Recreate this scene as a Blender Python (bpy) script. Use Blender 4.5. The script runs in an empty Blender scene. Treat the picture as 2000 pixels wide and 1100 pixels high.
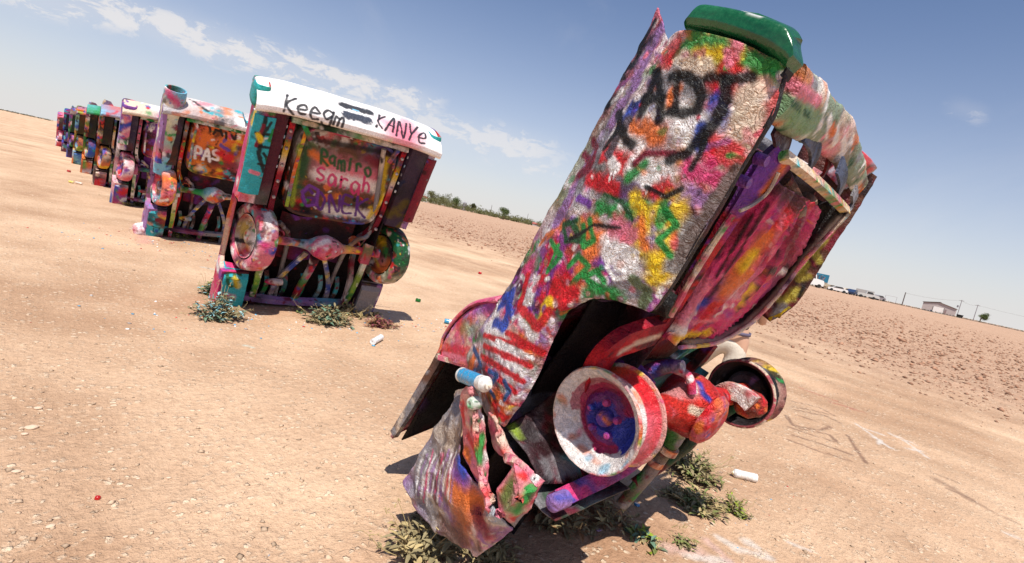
import bpy, bmesh, math, random
import numpy as np
from mathutils import Matrix, Vector
from mathutils.bvhtree import BVHTree
R_ = math.radians
random.seed(7)
scene = bpy.context.scene
COL = scene.collection

# ------------------------------------------------------------------ camera
FPX, HY0, HY1, VPX, CH = 1030.0, 213.0, 646.0, 45.0, 1.65
def _frame():
    m = (HY1-HY0)/2000
    a = np.array([-1000, -(HY0-550), -FPX]); b = np.array([1000, -(HY1-550), -FPX])
    U = np.cross(b, a); U /= np.linalg.norm(U)
    if U[1] < 0: U = -U
    F = np.array([VPX-1000, -(HY0+m*VPX-550), -FPX]); F /= np.linalg.norm(F)
    return np.array([np.cross(F, U), F, U])
CM = _frame()                      # world = CM @ camera-space
EYE = np.array([0, 0, CH])
cam_d = bpy.data.cameras.new('camera'); cam = bpy.data.objects.new('camera', cam_d); COL.objects.link(cam)
cam_d.sensor_width = 36; cam_d.lens = 36*FPX/2000; cam_d.clip_end = 20000; cam_d.clip_start = 0.02
mw = Matrix(CM.tolist()).to_4x4(); mw.translation = Vector(EYE.tolist()); cam.matrix_world = mw
scene.camera = cam

# ------------------------------------------------------------------ sun, exposure
SUN = np.array([-0.30, -0.40, 1.0]); SUN /= np.linalg.norm(SUN)
sd = bpy.data.lights.new('sun', 'SUN'); sd.energy = 5.0; sd.angle = R_(0.5); sd.color = (1.0, 0.95, 0.86)
so = bpy.data.objects.new('sun', sd); COL.objects.link(so)
so.rotation_euler = Vector(SUN.tolist()).to_track_quat('Z', 'Y').to_euler()
scene.view_settings.view_transform = 'Standard'; scene.view_settings.look = 'None'
scene.view_settings.exposure = 0.26; scene.view_settings.gamma = 1.0

def ray(px, py): return CM @ np.array([px-1000.0, -(py-550.0), -FPX])
def cam_dir(px, py):
    d = ray(px, py); return d/np.linalg.norm(d)

# ------------------------------------------------------------------ world
class NT:
    """small node-tree helper"""
    def __init__(s, tree): s.t = tree; s.n = tree.nodes; s.l = tree.links
    def add(s, typ, **kw):
        n = s.n.new(typ)
        for k, v in kw.items():
            if k.startswith('i_'):
                key = k[2:]
                key = int(key) if key.isdigit() else key.replace('_', ' ')
                s.set(n.inputs[key], v)
            else: setattr(n, k, v)
        return n
    def set(s, inp, v):
        if isinstance(v, bpy.types.NodeSocket): s.l.new(v, inp)
        else: inp.default_value = v
    def math(s, op, a, b=None, clamp=False):
        n = s.n.new('ShaderNodeMath'); n.operation = op; n.use_clamp = clamp
        s.set(n.inputs[0], a)
        if b is not None: s.set(n.inputs[1], b)
        return n.outputs[0]
    def noise(s, vec, scale, detail=3, rough=0.55, dist=0.0):
        n = s.n.new('ShaderNodeTexNoise'); s.set(n.inputs['Vector'], vec)
        n.inputs['Scale'].default_value = scale; n.inputs['Detail'].default_value = detail
        n.inputs['Roughness'].default_value = rough; n.inputs['Distortion'].default_value = dist
        return n.outputs['Fac']
    def rng(s, v, a, b, c=0.0, d=1.0, smooth=False):
        n = s.n.new('ShaderNodeMapRange'); s.set(n.inputs[0], v)
        if smooth: n.interpolation_type = 'SMOOTHSTEP'
        for i, x in enumerate((a, b, c, d)): n.inputs[i+1].default_value = x
        return n.outputs[0]
    def mix(s, f, a, b, mode='MIX'):
        n = s.n.new('ShaderNodeMix'); n.data_type = 'RGBA'; n.blend_type = mode
        s.set(n.inputs[0], f)
        for i, x in ((6, a), (7, b)):
            if isinstance(x, tuple): x = (*x, 1) if len(x) == 3 else x
            s.set(n.inputs[i], x)
        return n.outputs[2]
    def bump(s, h, dist, strength=1.0, normal=None):
        n = s.n.new('ShaderNodeBump'); s.set(n.inputs['Height'], h)
        n.inputs['Distance'].default_value = dist; n.inputs['Strength'].default_value = strength
        if normal is not None: s.l.new(normal, n.inputs['Normal'])
        return n.outputs[0]

world = bpy.data.worlds.new('World'); scene.world = world; world.use_nodes = True
W = NT(world.node_tree); W.n.clear()
sky = W.add('ShaderNodeTexSky', sky_type='NISHITA', sun_disc=False)
sky.sun_elevation = math.asin(SUN[2]); sky.sun_rotation = math.atan2(SUN[0], SUN[1])
sky.air_density = 1.0; sky.dust_density = 1.6; sky.ozone_density = 1.6; sky.altitude = 1100
tc = W.add('ShaderNodeTexCoord')
def vdot(v, n):
    m = W.n.new('ShaderNodeVectorMath'); m.operation = 'DOT_PRODUCT'
    W.set(m.inputs[0], v); m.inputs[1].default_value = tuple(float(x) for x in n); return m.outputs['Value']
gv = tc.outputs['Generated']
zel = vdot(gv, (0, 0, 1))
# pale dusty air low over the plain
skyc = W.mix(0.0, sky.outputs[0], (1, 1, 1))
haze = W.math('POWER', W.rng(zel, 0.0, 0.60, 1.0, 0.0), 2.9)
hz = W.mix(W.math('MULTIPLY', haze, 0.93), W.mix(1.0, skyc, (1.85, 1.90, 2.08), 'MULTIPLY'), (12.6, 12.3, 12.2))
# one long streak of broken cloud
def band(p0, p1, half, amp, t0, t1, seed):
    a, b = cam_dir(*p0), cam_dir(*p1)
    n = np.cross(a, b); n /= np.linalg.norm(n); tdir = b-a; tdir /= np.linalg.norm(tdir)
    mp = W.n.new('ShaderNodeMapping'); W.l.new(gv, mp.inputs[0]); mp.inputs['Location'].default_value = (seed, seed*.3, 0)
    wob = W.math('MULTIPLY', W.math('SUBTRACT', W.noise(mp.outputs[0], 5.5, 5, .6), 0.5), amp)
    d = W.math('ABSOLUTE', W.math('ADD', vdot(gv, n), wob))
    core = W.rng(d, 0.0, half, 1.0, 0.0, True)
    x0, x1 = float(a@tdir), float(b@tdir); q = vdot(gv, tdir)
    e0 = W.rng(q, x0+(x1-x0)*t0[0], x0+(x1-x0)*t0[1], 0, 1, True); e1 = W.rng(q, x0+(x1-x0)*t1[0], x0+(x1-x0)*t1[1], 1, 0, True)
    mp2 = W.n.new('ShaderNodeMapping'); W.l.new(gv, mp2.inputs[0]); mp2.inputs['Scale'].default_value = (1, 1, 2.2)
    tex = W.rng(W.noise(mp2.outputs[0], 22, 8, .66, .4), 0.38, 0.62, 0, 1, True)
    soft = W.math('MULTIPLY', core, .30)
    puff = W.rng(W.math('ADD', W.math('MULTIPLY', core, 1.0), W.math('MULTIPLY', W.math('SUBTRACT', tex, .55), .85)), .34, 1.15, 0, 1, True)
    return W.math('MULTIPLY', W.math('MAXIMUM', soft, puff), W.math('MULTIPLY', e0, e1), True)
b1 = band((120, -6), (850, 215), 0.044, 0.055, (-.2, -.05), (.95, 1.06), 0.3)
b2 = band((520, 165), (1150, 330), 0.055, 0.06, (0.0, .3), (.8, 1.0), 2.1)
b3 = band((1840, 205), (1930, 240), 0.018, 0.04, (-.1, .4), (.6, 1.1), 4.0)
cl = W.math('MAXIMUM', b1, W.math('MULTIPLY', b2, .8)); cl = W.math('MAXIMUM', cl, W.math('MULTIPLY', b3, .4))
# very faint high veil
veil = W.math('MULTIPLY', W.rng(W.noise(gv, 3.2, 7, .6, .8), .5, .8, 0, 1, True), .12)
cl = W.math('MAXIMUM', cl, veil)
fin = W.mix(W.math('MULTIPLY', cl, 0.8), hz, (13.8, 13.3, 13.1))
bg = W.add('ShaderNodeBackground'); W.l.new(fin, bg.inputs[0]); bg.inputs[1].default_value = 0.052
wo = W.add('ShaderNodeOutputWorld'); W.l.new(bg.outputs[0], wo.inputs[0])

# ------------------------------------------------------------------ numpy noise
_rs = np.random.RandomState(3)
_T = _rs.rand(64, 64, 64).astype(np.float32)
def vnoise(P, scale, seed=0):
    """value noise in [-1,1] at points P (n,3)"""
    q = np.asarray(P, np.float32)*scale + seed*7.31
    i = np.floor(q).astype(int); f = q-i; f = f*f*(3-2*f)
    r = 0
    for dx in (0, 1):
        for dy in (0, 1):
            for dz in (0, 1):
                w = (f[:, 0] if dx else 1-f[:, 0])*(f[:, 1] if dy else 1-f[:, 1])*(f[:, 2] if dz else 1-f[:, 2])
                r = r + w*_T[(i[:, 0]+dx) & 63, (i[:, 1]+dy) & 63, (i[:, 2]+dz) & 63]
    return r*2-1
def fbm(P, scale, oct=4, seed=0, gain=.5):
    a, s, t = 0, 1.0, 0
    for k in range(oct):
        a = a + s*vnoise(P, scale*2**k, seed+k*3); t += s; s *= gain
    return a/t

# ------------------------------------------------------------------ terrain height
def sstep(x, a, b):
    t = np.clip((x-a)/(b-a), 0, 1); return t*t*(3-2*t)
def plough(x, y):
    """1 inside the ploughed field, 0 on the trodden ground"""
    P = np.stack([x, y, x*0], -1)
    w = fbm(P, .25, 3, 5)*2.2
    right = sstep(x - 0.10*y + w*1.8, 10.5, 20.0)
    left = sstep(-x + w, 9.0, 13.0)
    return np.maximum(right, left*0.55)
def gz(x, y, fine=True):
    x = np.atleast_1d(np.asarray(x, float)); y = np.atleast_1d(np.asarray(y, float))
    r = np.hypot(x, y)
    P = np.stack([x, y, x*0], -1)
    z = 1.15*sstep(r, 60, 260)
    z = z + fbm(P, .55, 2, 1)*.02*sstep(r, 1, 6)
    if fine:
        near = np.exp(-r/9)
        z = z + fbm(P, 4.5, 4, 2)*.013*near + fbm(P, 26, 2, 9)*.006*near
        pm = plough(x, y)
        amp = .075*pm*(1-sstep(r, 70, 160))
        z = z + amp*np.abs(fbm(P, 1.9, 4, 11, .62))*1.7
    return z

# ------------------------------------------------------------------ mesh builder
def tagp(o, label=None, cat=None, group=None, kind=None):
    if label: o['label'] = label
    if cat: o['category'] = cat
    if group: o['group'] = group
    if kind: o['kind'] = kind
    return o
def empty(name, loc, label=None, cat=None, group=None, rot=None):
    o = bpy.data.objects.new(name, None); COL.objects.link(o); o.empty_display_size = .2
    m = (Matrix(rot).to_4x4() if rot is not None else Matrix.Identity(4)); m.translation = Vector([float(v) for v in loc]); o.matrix_world = m
    return tagp(o, label, cat, group)

def catmull(C, n):
    """interpolate rows of control points C (k,...) to n samples (axis 0)"""
    C = np.asarray(C, float); k = len(C); u = np.linspace(0, k-1, n)
    i = np.minimum(u.astype(int), k-2); f = (u-i).reshape((-1,)+(1,)*(C.ndim-1))
    p0 = C[np.maximum(i-1, 0)]; p1 = C[i]; p2 = C[i+1]; p3 = C[np.minimum(i+2, k-1)]
    return .5*((2*p1)+(-p0+p2)*f+(2*p0-5*p1+4*p2-p3)*f**2+(-p0+3*p1-3*p2+p3)*f**3)
def linres(C, n):
    C = np.asarray(C, float); k = len(C); u = np.linspace(0, k-1, n)
    i = np.minimum(u.astype(int), k-2); f = (u-i).reshape((-1,)+(1,)*(C.ndim-1))
    return C[i]*(1-f)+C[i+1]*f

SURF = [None]
class MB:
    def __init__(s): s.v = []; s.f = []; s.n = 0
    def addv(s, P):
        P = np.asarray(P, float).reshape(-1, 3); s.v.append(P); k = s.n; s.n += len(P); return k
    def grid(s, G, cu=False, cv=False):
        G = np.asarray(G, float); a, b = G.shape[:2]; k = s.addv(G)
        ua, vb = (a if cu else a-1), (b if cv else b-1)
        for i in range(ua):
            for j in range(vb):
                i2, j2 = (i+1) % a, (j+1) % b
                s.f.append((k+i*b+j, k+i*b+j2, k+i2*b+j2, k+i2*b+j))
        return s
    def tube(s, path, r, seg=10, flat=1.0, up=None, caps=True, n=None):
        P = np.asarray(path, float)
        r = np.broadcast_to(np.asarray(r, float), (len(P),)).copy()
        if n: r = linres(r[:, None], n)[:, 0]; P = catmull(P, n)
        T = np.gradient(P, axis=0); T /= np.linalg.norm(T, axis=1)[:, None]+1e-9
        u = np.array(up if up is not None else (0.13, 0.2, .97), float)
        G = []
        for p, t, rr in zip(P, T, r):
            a = np.cross(u, t); la = np.linalg.norm(a)
            if la < 1e-3: a = np.cross((1, 0, 0), t); la = np.linalg.norm(a)
            a /= la; b = np.cross(t, a)
            th = np.linspace(0, 2*np.pi, seg, endpoint=False)
            G.append(p+rr*(np.cos(th)[:, None]*a+flat*np.sin(th)[:, None]*b))
        G = np.array(G)
        if caps:
            c0 = np.repeat(P[:1], seg, 0)[None]; c1 = np.repeat(P[-1:], seg, 0)[None]
            G = np.concatenate([c0, G, c1])
        return s.grid(G, cv=True)
    def lathe(s, prof, c, axis=(1, 0, 0), seg=40, sq=1.0):
        a = np.array(axis, float); a /= np.linalg.norm(a)
        h = np.array((0, 0, 1.)) if abs(a[2]) < .9 else np.array((1., 0, 0))
        u = np.cross(a, h); u /= np.linalg.norm(u); w = np.cross(a, u)
        th = np.linspace(0, 2*np.pi, seg, endpoint=False)
        ring = np.cos(th)[:, None]*u+np.sin(th)[:, None]*w*sq
        return s.grid([np.array(c)+a*x+ring*r for x, r in prof], cv=True)
    def box(s, lo, hi):
        lo, hi = np.array(lo, float), np.array(hi, float)
        c = np.array([[(lo, hi)[i][0], (lo, hi)[j][1], (lo, hi)[k][2]] for i in (0, 1) for j in (0, 1) for k in (0, 1)])
        k = s.addv(c)
        for f in ((0, 1, 3, 2), (4, 6, 7, 5), (0, 4, 5, 1), (2, 3, 7, 6), (0, 2, 6, 4), (1, 5, 7, 3)): s.f.append(tuple(k+i for i in f))
        return s
    def strap(s, path, w, th, side, n=24):
        """ribbon of width w along `side`, thickness th"""
        P = catmull(path, n); T = np.gradient(P, axis=0); T /= np.linalg.norm(T, axis=1)[:, None]
        sd_ = np.array(side, float); G = []
        ws = linres(np.broadcast_to(np.asarray(w, float), (len(path),))[:, None], n)[:, 0]
        for p, t, ww in zip(P, T, ws):
            a = sd_-t*(sd_@t); a /= np.linalg.norm(a); b = np.cross(t, a)
            G.append([p+a*ww/2+b*th/2, p-a*ww/2+b*th/2, p-a*ww/2-b*th/2, p+a*ww/2-b*th/2])
        G = np.array(G); c0 = np.repeat(G[:1].mean(1, keepdims=True), 4, 1); c1 = np.repeat(G[-1:].mean(1, keepdims=True), 4, 1)
        return s.grid(np.concatenate([c0, G, c1]), cv=True)
    def poly(s, pts):
        k = s.addv(pts); s.f.append(tuple(range(k, k+len(pts)))); return s
    def tris(s, pts, faces):
        k = s.addv(pts); s.f += [tuple(k+i for i in f) for f in faces]; return s
    def build(s, name, mat, parent=None, maxlen=None, smooth=True, solid=None, inner=None, disp=None, paint=None, weld=True, angle=40):
        me = bpy.data.meshes.new(name)
        V = np.concatenate(s.v) if s.v else np.zeros((0, 3))
        me.from_pydata(V.tolist(), [], s.f); 
        bm = bmesh.new(); bm.from_mesh(me)
        if weld: bmesh.ops.remove_doubles(bm, verts=bm.verts, dist=1e-5)
        if maxlen:
            bmesh.ops.triangulate(bm, faces=[f for f in bm.faces if len(f.verts) > 4])
            for _ in range(7):
                es = [e for e in bm.edges if e.calc_length() > maxlen]
                if not es: break
                bmesh.ops.subdivide_edges(bm, edges=es, cuts=1, use_grid_fill=True)
                bmesh.ops.triangulate(bm, faces=[f for f in bm.faces if len(f.verts) > 4])
        if weld: bmesh.ops.recalc_face_normals(bm, faces=bm.faces)
        bm.to_mesh(me); bm.free()
        if disp is not None:
            V = vco(me); N = vno(me); V = V+N*disp(V)[:, None]; me.vertices.foreach_set('co', V.ravel()); me.update()
        if paint is not None:
            bm = bmesh.new(); bm.from_mesh(me); SURF[0] = BVHTree.FromBMesh(bm); bm.free()
            setcol(me, paint(vco(me))); SURF[0] = None
        if smooth:
            me.shade_smooth() if hasattr(me, 'shade_smooth') else None
            try: me.set_sharp_from_angle(angle=R_(angle))
            except Exception: pass
        if mat: me.materials.append(mat)
        o = bpy.data.objects.new(name, me); COL.objects.link(o)
        if parent: o.parent = parent
        if solid:
            m = o.modifiers.new('thick', 'SOLIDIFY'); m.thickness = solid; m.offset = -1
            if inner is not None: me.materials.append(inner); m.material_offset = 1
        return o
def vco(me):
    a = np.empty(len(me.vertices)*3, np.float32); me.vertices.foreach_get('co', a); return a.reshape(-1, 3).astype(float)
def vno(me):
    a = np.empty(len(me.vertices)*3, np.float32); me.vertices.foreach_get('normal', a); return a.reshape(-1, 3).astype(float)
def setcol(me, C):
    at = me.color_attributes.new('Col', 'FLOAT_COLOR', 'POINT')
    c = np.ones((len(me.vertices), 4), np.float32); c[:, :3] = C; at.data.foreach_set('color', c.ravel())

# ------------------------------------------------------------------ materials
def base_mat(name):
    m = bpy.data.materials.new(name); m.use_nodes = True; t = NT(m.node_tree)
    return m, t, t.n['Principled BSDF']
def paint_mat(name, bump=.004, crinkle=45, rough=.42, spec=.4, speck=.5, grime=.25, ridge=0.0):
    m, t, p = base_mat(name)
    a = t.add('ShaderNodeVertexColor', layer_name='Col').outputs[0]
    v = t.add('ShaderNodeTexCoord').outputs['Object']
    n1 = t.noise(v, 9, 5, .65); n2 = t.noise(v, 70, 5, .7); n3 = t.noise(v, 330, 2, .6)
    c = t.mix(1.0, a, t.mix(t.rng(n2, .3, .7), (.72, .72, .72), (1.18, 1.18, 1.18)), 'MULTIPLY')
    # flecks of older layers and over-spray grains
    vo = t.add('ShaderNodeTexVoronoi', feature='F1'); t.set(vo.inputs['Vector'], v); vo.inputs['Scale'].default_value = 130
    sp = t.math('MULTIPLY', t.rng(n3, .66, .74), speck*.6)
    older = t.mix(1.0, vo.outputs['Color'], vo.outputs['Color'], 'MULTIPLY')
    c = t.mix(sp, c, older)
    g = t.math('MULTIPLY', t.rng(t.noise(v, 5, 6, .7), .5, .72), grime)
    c = t.mix(g, c, (.16, .12, .09))
    t.set(p.inputs['Base Color'], c)
    t.set(p.inputs['Roughness'], t.rng(n2, .3, .7, rough-.12, rough+.2))
    p.inputs['Specular IOR Level'].default_value = spec
    h = t.math('ADD', t.math('MULTIPLY', t.noise(v, crinkle, 3, .55, .8), 1.0), t.math('MULTIPLY', t.noise(v, crinkle*.3, 4, .6, 1.2), 1.6))
    h = t.math('ADD', h, t.math('MULTIPLY', t.noise(v, crinkle*4, 2, .5), .12))
    if ridge:   # wrinkled skin of old paint: sharp little folds and cracks
        rd = t.math('ABSOLUTE', t.math('SUBTRACT', t.noise(v, crinkle*1.3, 4, .6, 1.5), .5)); h = t.math('SUBTRACT', h, t.math('MULTIPLY', t.rng(rd, 0, .09), ridge))
        rd2 = t.math('ABSOLUTE', t.math('SUBTRACT', t.noise(v, crinkle*.5, 3, .5, 2.5), .5)); h = t.math('ADD', h, t.math('MULTIPLY', t.rng(rd2, 0, .05), ridge*.8))
    t.set(p.inputs['Normal'], t.bump(h, bump, 1.0))
    return m
M_PAINT = paint_mat('layered_spray_paint', .014, 18, spec=.24, speck=.15, grime=.08, ridge=.15)
M_THICK = paint_mat('thick_crinkled_paint', .022, 17, rough=.42, spec=.2, speck=.1, grime=.04, ridge=.22)
M_SMOOTH = paint_mat('fresh_gloss_paint', .003, 18, rough=.2, spec=.6, speck=.15, grime=.08)
M_RIM = paint_mat('wheel_paint', .007, 24, rough=.35, spec=.35, speck=.3, grime=.35, ridge=.3)
def flat_mat(name, col, rough=.6, metal=0.0, var=.25, scale=12, bump=.002, spec=.4):
    m, t, p = base_mat(name); v = t.add('ShaderNodeTexCoord').outputs['Object']
    n = t.noise(v, scale, 5, .6)
    lo = tuple(x*(1-var) for x in col); hi = tuple(min(1, x*(1+var)) for x in col)
    t.set(p.inputs['Base Color'], t.mix(n, lo, hi)); p.inputs['Roughness'].default_value = rough
    p.inputs['Metallic'].default_value = metal; p.inputs['Specular IOR Level'].default_value = spec
    if bump: t.set(p.inputs['Normal'], t.bump(t.noise(v, scale*3, 4, .6), bump))
    return m

M_INNER = flat_mat('shaded_inner_face', (.016, .012, .012), .85, 0, .5, 9, .01, .1)  # near-black inner faces: shade inside the panels put into the colour
# ------------------------------------------------------------------ spray paint engine
PAL = dict(red=(.60, .012, .020), mag=(.62, .04, .17), pink=(.74, .19, .27), white=(.84, .81, .80), cream=(.72, .58, .45), black=(.008, .007, .008),
           purple=(.17, .04, .33), blue=(.02, .06, .38), green=(.015, .26, .05), lime=(.30, .42, .04), yellow=(.84, .58, .02), orange=(.74, .17, .03),
           grey=(.25, .24, .26), teal=(.03, .42, .50), sky=(.20, .50, .68), lilac=(.33, .17, .40), brown=(.12, .05, .03), wine=(.20, .01, .03), dk=(.03, .02, .025), dgreen=(.01, .09, .03))
def cc(c): return np.array(PAL[c] if isinstance(c, str) else c, float)
def seg_dist(P, A, B):
    d = B-A; L = d@d+1e-12; t = np.clip(((P-A)@d)/L, 0, 1); return np.linalg.norm(P-A-t[:, None]*d, axis=1)
def spray(C, P, pts, w, col, soft=.35, op=.95, wob=None):
    """one spray stroke: pts (k,3), half width w"""
    if isinstance(pts, tuple): pts = pts[0].land(*pts[1:])
    pts = np.asarray(pts, float).reshape(-1, 3); lo = pts.min(0)-w*2.2; hi = pts.max(0)+w*2.2
    m = np.all((P > lo) & (P < hi), axis=1)
    if not m.any(): return
    idx = np.nonzero(m)[0]; Q = P[idx]
    if len(pts) == 1: d = np.linalg.norm(Q-pts[0], axis=1)
    else:
        d = np.full(len(Q), 1e9)
        for a, b in zip(pts[:-1], pts[1:]): d = np.minimum(d, seg_dist(Q, a, b))
    if wob is not None: d = d+wob[idx]*w*.9
    a = (1-sstep(d, w*(1-soft), w*(1+soft)))*op
    C[idx] = C[idx]*(1-a[:, None])+cc(col)*a[:, None]
TAGAX = [((1, 0, 0), (0, 0, 1)), ((1, 0, 0), (0, 0, 1))]
def make_paint(base, n=120, pal=('red', 'white', 'blue', 'green', 'yellow', 'pink', 'black', 'purple', 'orange', 'mag'), seed=0, size=1.0, blobs=10, extra=(), dark=0.0, tags=0):
    # tags are written across the underside or down the flank
    """returns a function of vertex positions: soft patches, then many strokes, then the given strokes"""
    def fn(P):
        rng = np.random.RandomState(seed+11)
        C = np.tile(cc(base), (len(P), 1)); wob = fbm(P, 38, 3, seed)*.8
        big = fbm(P, 4.5, 3, seed+1)*.8
        if len(P) == 0: return C
        for k in range(blobs):
            c = P[rng.randint(len(P))]; spray(C, P, [c], rng.uniform(.10, .28)*size, pal[rng.randint(len(pal))], .75, rng.uniform(.6, .95), big)
        for k in range(n):
            c = P[rng.randint(len(P))]; w = rng.choice([.010, .014, .02, .035, .055], p=[.2, .25, .22, .2, .13])*size
            Ln = w*rng.uniform(3, 14); dr = rng.normal(size=3); dr /= np.linalg.norm(dr); q = [c]
            for j in range(rng.randint(2, 6)):
                dr = dr+rng.normal(size=3)*.7; dr /= np.linalg.norm(dr); q.append(q[-1]+dr*Ln/3)
            spray(C, P, q, w, pal[rng.randint(len(pal))], rng.uniform(.25, .8), rng.uniform(.55, 1), wob)
        for k in range(tags):
            c = P[rng.randint(len(P))]; fr = TAGAX[rng.randint(2)]; u, v_ = np.array(fr[0], float), np.array(fr[1], float); hh = rng.uniform(.07, .16)*size**.5; col = ('black', 'white', 'black', 'blue', 'red', 'black', 'green')[rng.randint(7)]
            tl = rng.normal()*.12
            for q in write(''.join('ABCDEGKLMNORSTUY'[i] for i in rng.randint(0, 16, rng.randint(2, 6))), (0, 0), (.8, .25*tl), (0, 1)): spray(C, P, [c+(u*x-v_*(y+tl*x))*hh for x, y in q], hh*.07+.002*size, col, .35, .92, wob)
        for e in extra: spray(C, P, e[0], e[1], e[2], e[3] if len(e) > 3 else .4, e[4] if len(e) > 4 else .97, wob*.55)
        if dark: C *= (1-dark)  # darker paint for parts in shade, shading held in the colour
        return C
    return fn

# handwriting: each letter is a list of polylines in a unit box (y down)
FONT = {
 'A': [[(0, 1), (.5, 0), (1, 1)], [(.2, .6), (.8, .6)]], 'B': [[(0, 0), (0, 1)], [(0, 0), (.8, .1), (.75, .42), (0, .48), (.9, .6), (.8, .95), (0, 1)]],
 'C': [[(.9, .15), (.5, 0), (.1, .3), (.1, .75), (.5, 1), (.95, .85)]], 'D': [[(.1, 0), (.1, 1)], [(0, 0), (.7, .1), (1, .5), (.7, .92), (0, 1)]],
 'E': [[(.9, 0), (.1, 0), (.1, 1), (.9, 1)], [(.1, .5), (.7, .5)]], 'F': [[(.9, 0), (.1, 0), (.1, 1)], [(.1, .5), (.7, .5)]],
 'G': [[(.95, .15), (.5, 0), (.1, .3), (.1, .75), (.5, 1), (.95, .8), (.95, .5), (.55, .5)]], 'I': [[(.5, 0), (.5, 1)]],
 'K': [[(.1, 0), (.1, 1)], [(.9, 0), (.12, .5), (.95, 1)]], 'L': [[(.1, 0), (.1, 1), (.9, 1)]], 'M': [[(0, 1), (.12, 0), (.5, .6), (.88, 0), (1, 1)]],
 'N': [[(.05, 1), (.05, 0), (.9, 1), (.95, 0)]], 'O': [[(.5, 0), (.08, .3), (.08, .75), (.5, 1), (.92, .72), (.92, .25), (.5, 0)]],
 'P': [[(.1, 1), (.1, 0), (.8, .08), (.85, .45), (.1, .52)]], 'R': [[(.1, 1), (.1, 0), (.8, .08), (.8, .42), (.1, .5), (.95, 1)]],
 'S': [[(.9, .1), (.5, 0), (.1, .2), (.3, .46), (.8, .6), (.85, .88), (.45, 1), (.05, .88)]], 'T': [[(0, 0), (1, 0)], [(.5, 0), (.5, 1)]],
 'U': [[(.08, 0), (.1, .75), (.5, 1), (.9, .75), (.92, 0)]], 'Y': [[(0, 0), (.5, .5), (1, 0)], [(.5, .5), (.45, 1)]], 'W': [[(0, 0), (.22, 1), (.5, .35), (.78, 1), (1, 0)]],
 'H': [[(.08, 0), (.08, 1)], [(.92, 0), (.92, 1)], [(.08, .5), (.92, .5)]], 'J': [[(.8, 0), (.8, .8), (.4, 1), (.05, .75)]],
 'e': [[(.1, .65), (.9, .6), (.75, .35), (.4, .32), (.1, .65), (.35, .98), (.9, .9)]], 'a': [[(.85, .4), (.4, .32), (.08, .65), (.35, 1), (.8, .75), (.85, .4), (.92, 1)]],
 'r': [[(.15, .35), (.2, 1)], [(.2, .55), (.5, .35), (.85, .42)]], 'h': [[(.1, 0), (.12, 1)], [(.12, .6), (.5, .38), (.85, .55), (.88, 1)]],
 'm': [[(.05, 1), (.05, .38), (.3, .35), (.48, .5), (.5, 1)], [(.5, .5), (.75, .35), (.95, .5), (.97, 1)]], 'o': [[(.5, .35), (.1, .6), (.4, 1), (.88, .8), (.75, .42), (.5, .35)]],
 'i': [[(.5, .35), (.5, 1)], [(.5, .1), (.52, .14)]], 'g': [[(.85, .12), (.4, .05), (.1, .35), (.4, .6), (.85, .4)], [(.85, .12), (.88, .85), (.5, 1.02), (.15, .9)]], 'n': [[(.1, .38), (.12, 1)], [(.12, .55), (.5, .35), (.88, .5), (.9, 1)]],
 'b': [[(.1, 0), (.1, 1), (.7, .95), (.8, .6), (.1, .5)]], '~': [[(0, .6), (.3, .4), (.6, .6), (1, .4)]], '3': [[(.1, 0), (.9, .1), (.4, .45), (.95, .7), (.5, 1), (.05, .9)]], 'v': [[(0, .35), (.5, 1), (1, .35)]],
}
_wr = np.random.RandomState(17)
def write(txt, org, xd, yd, gap=.22):
    """strokes in picture units: origin = upper left of the text, xd = advance of one letter, yd = letter height vector"""
    out = []; org, xd, yd = (np.array(a, float) for a in (org, xd, yd))
    for i, ch in enumerate(txt):
        sl, dy, sc_ = _wr.uniform(-.16, .12), _wr.uniform(-.10, .10), _wr.uniform(.88, 1.14)
        for st in FONT.get(ch, []):
            q = np.array(st, float); q = q+_wr.normal(size=q.shape)*.035
            if len(q) > 2: q = catmull(q, len(q)*3)
            out.append([tuple(org+xd*(i+(x+sl*(.5-y))*(1-gap)*sc_)+yd*(y*sc_+dy)) for x, y in q])
    return out

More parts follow.
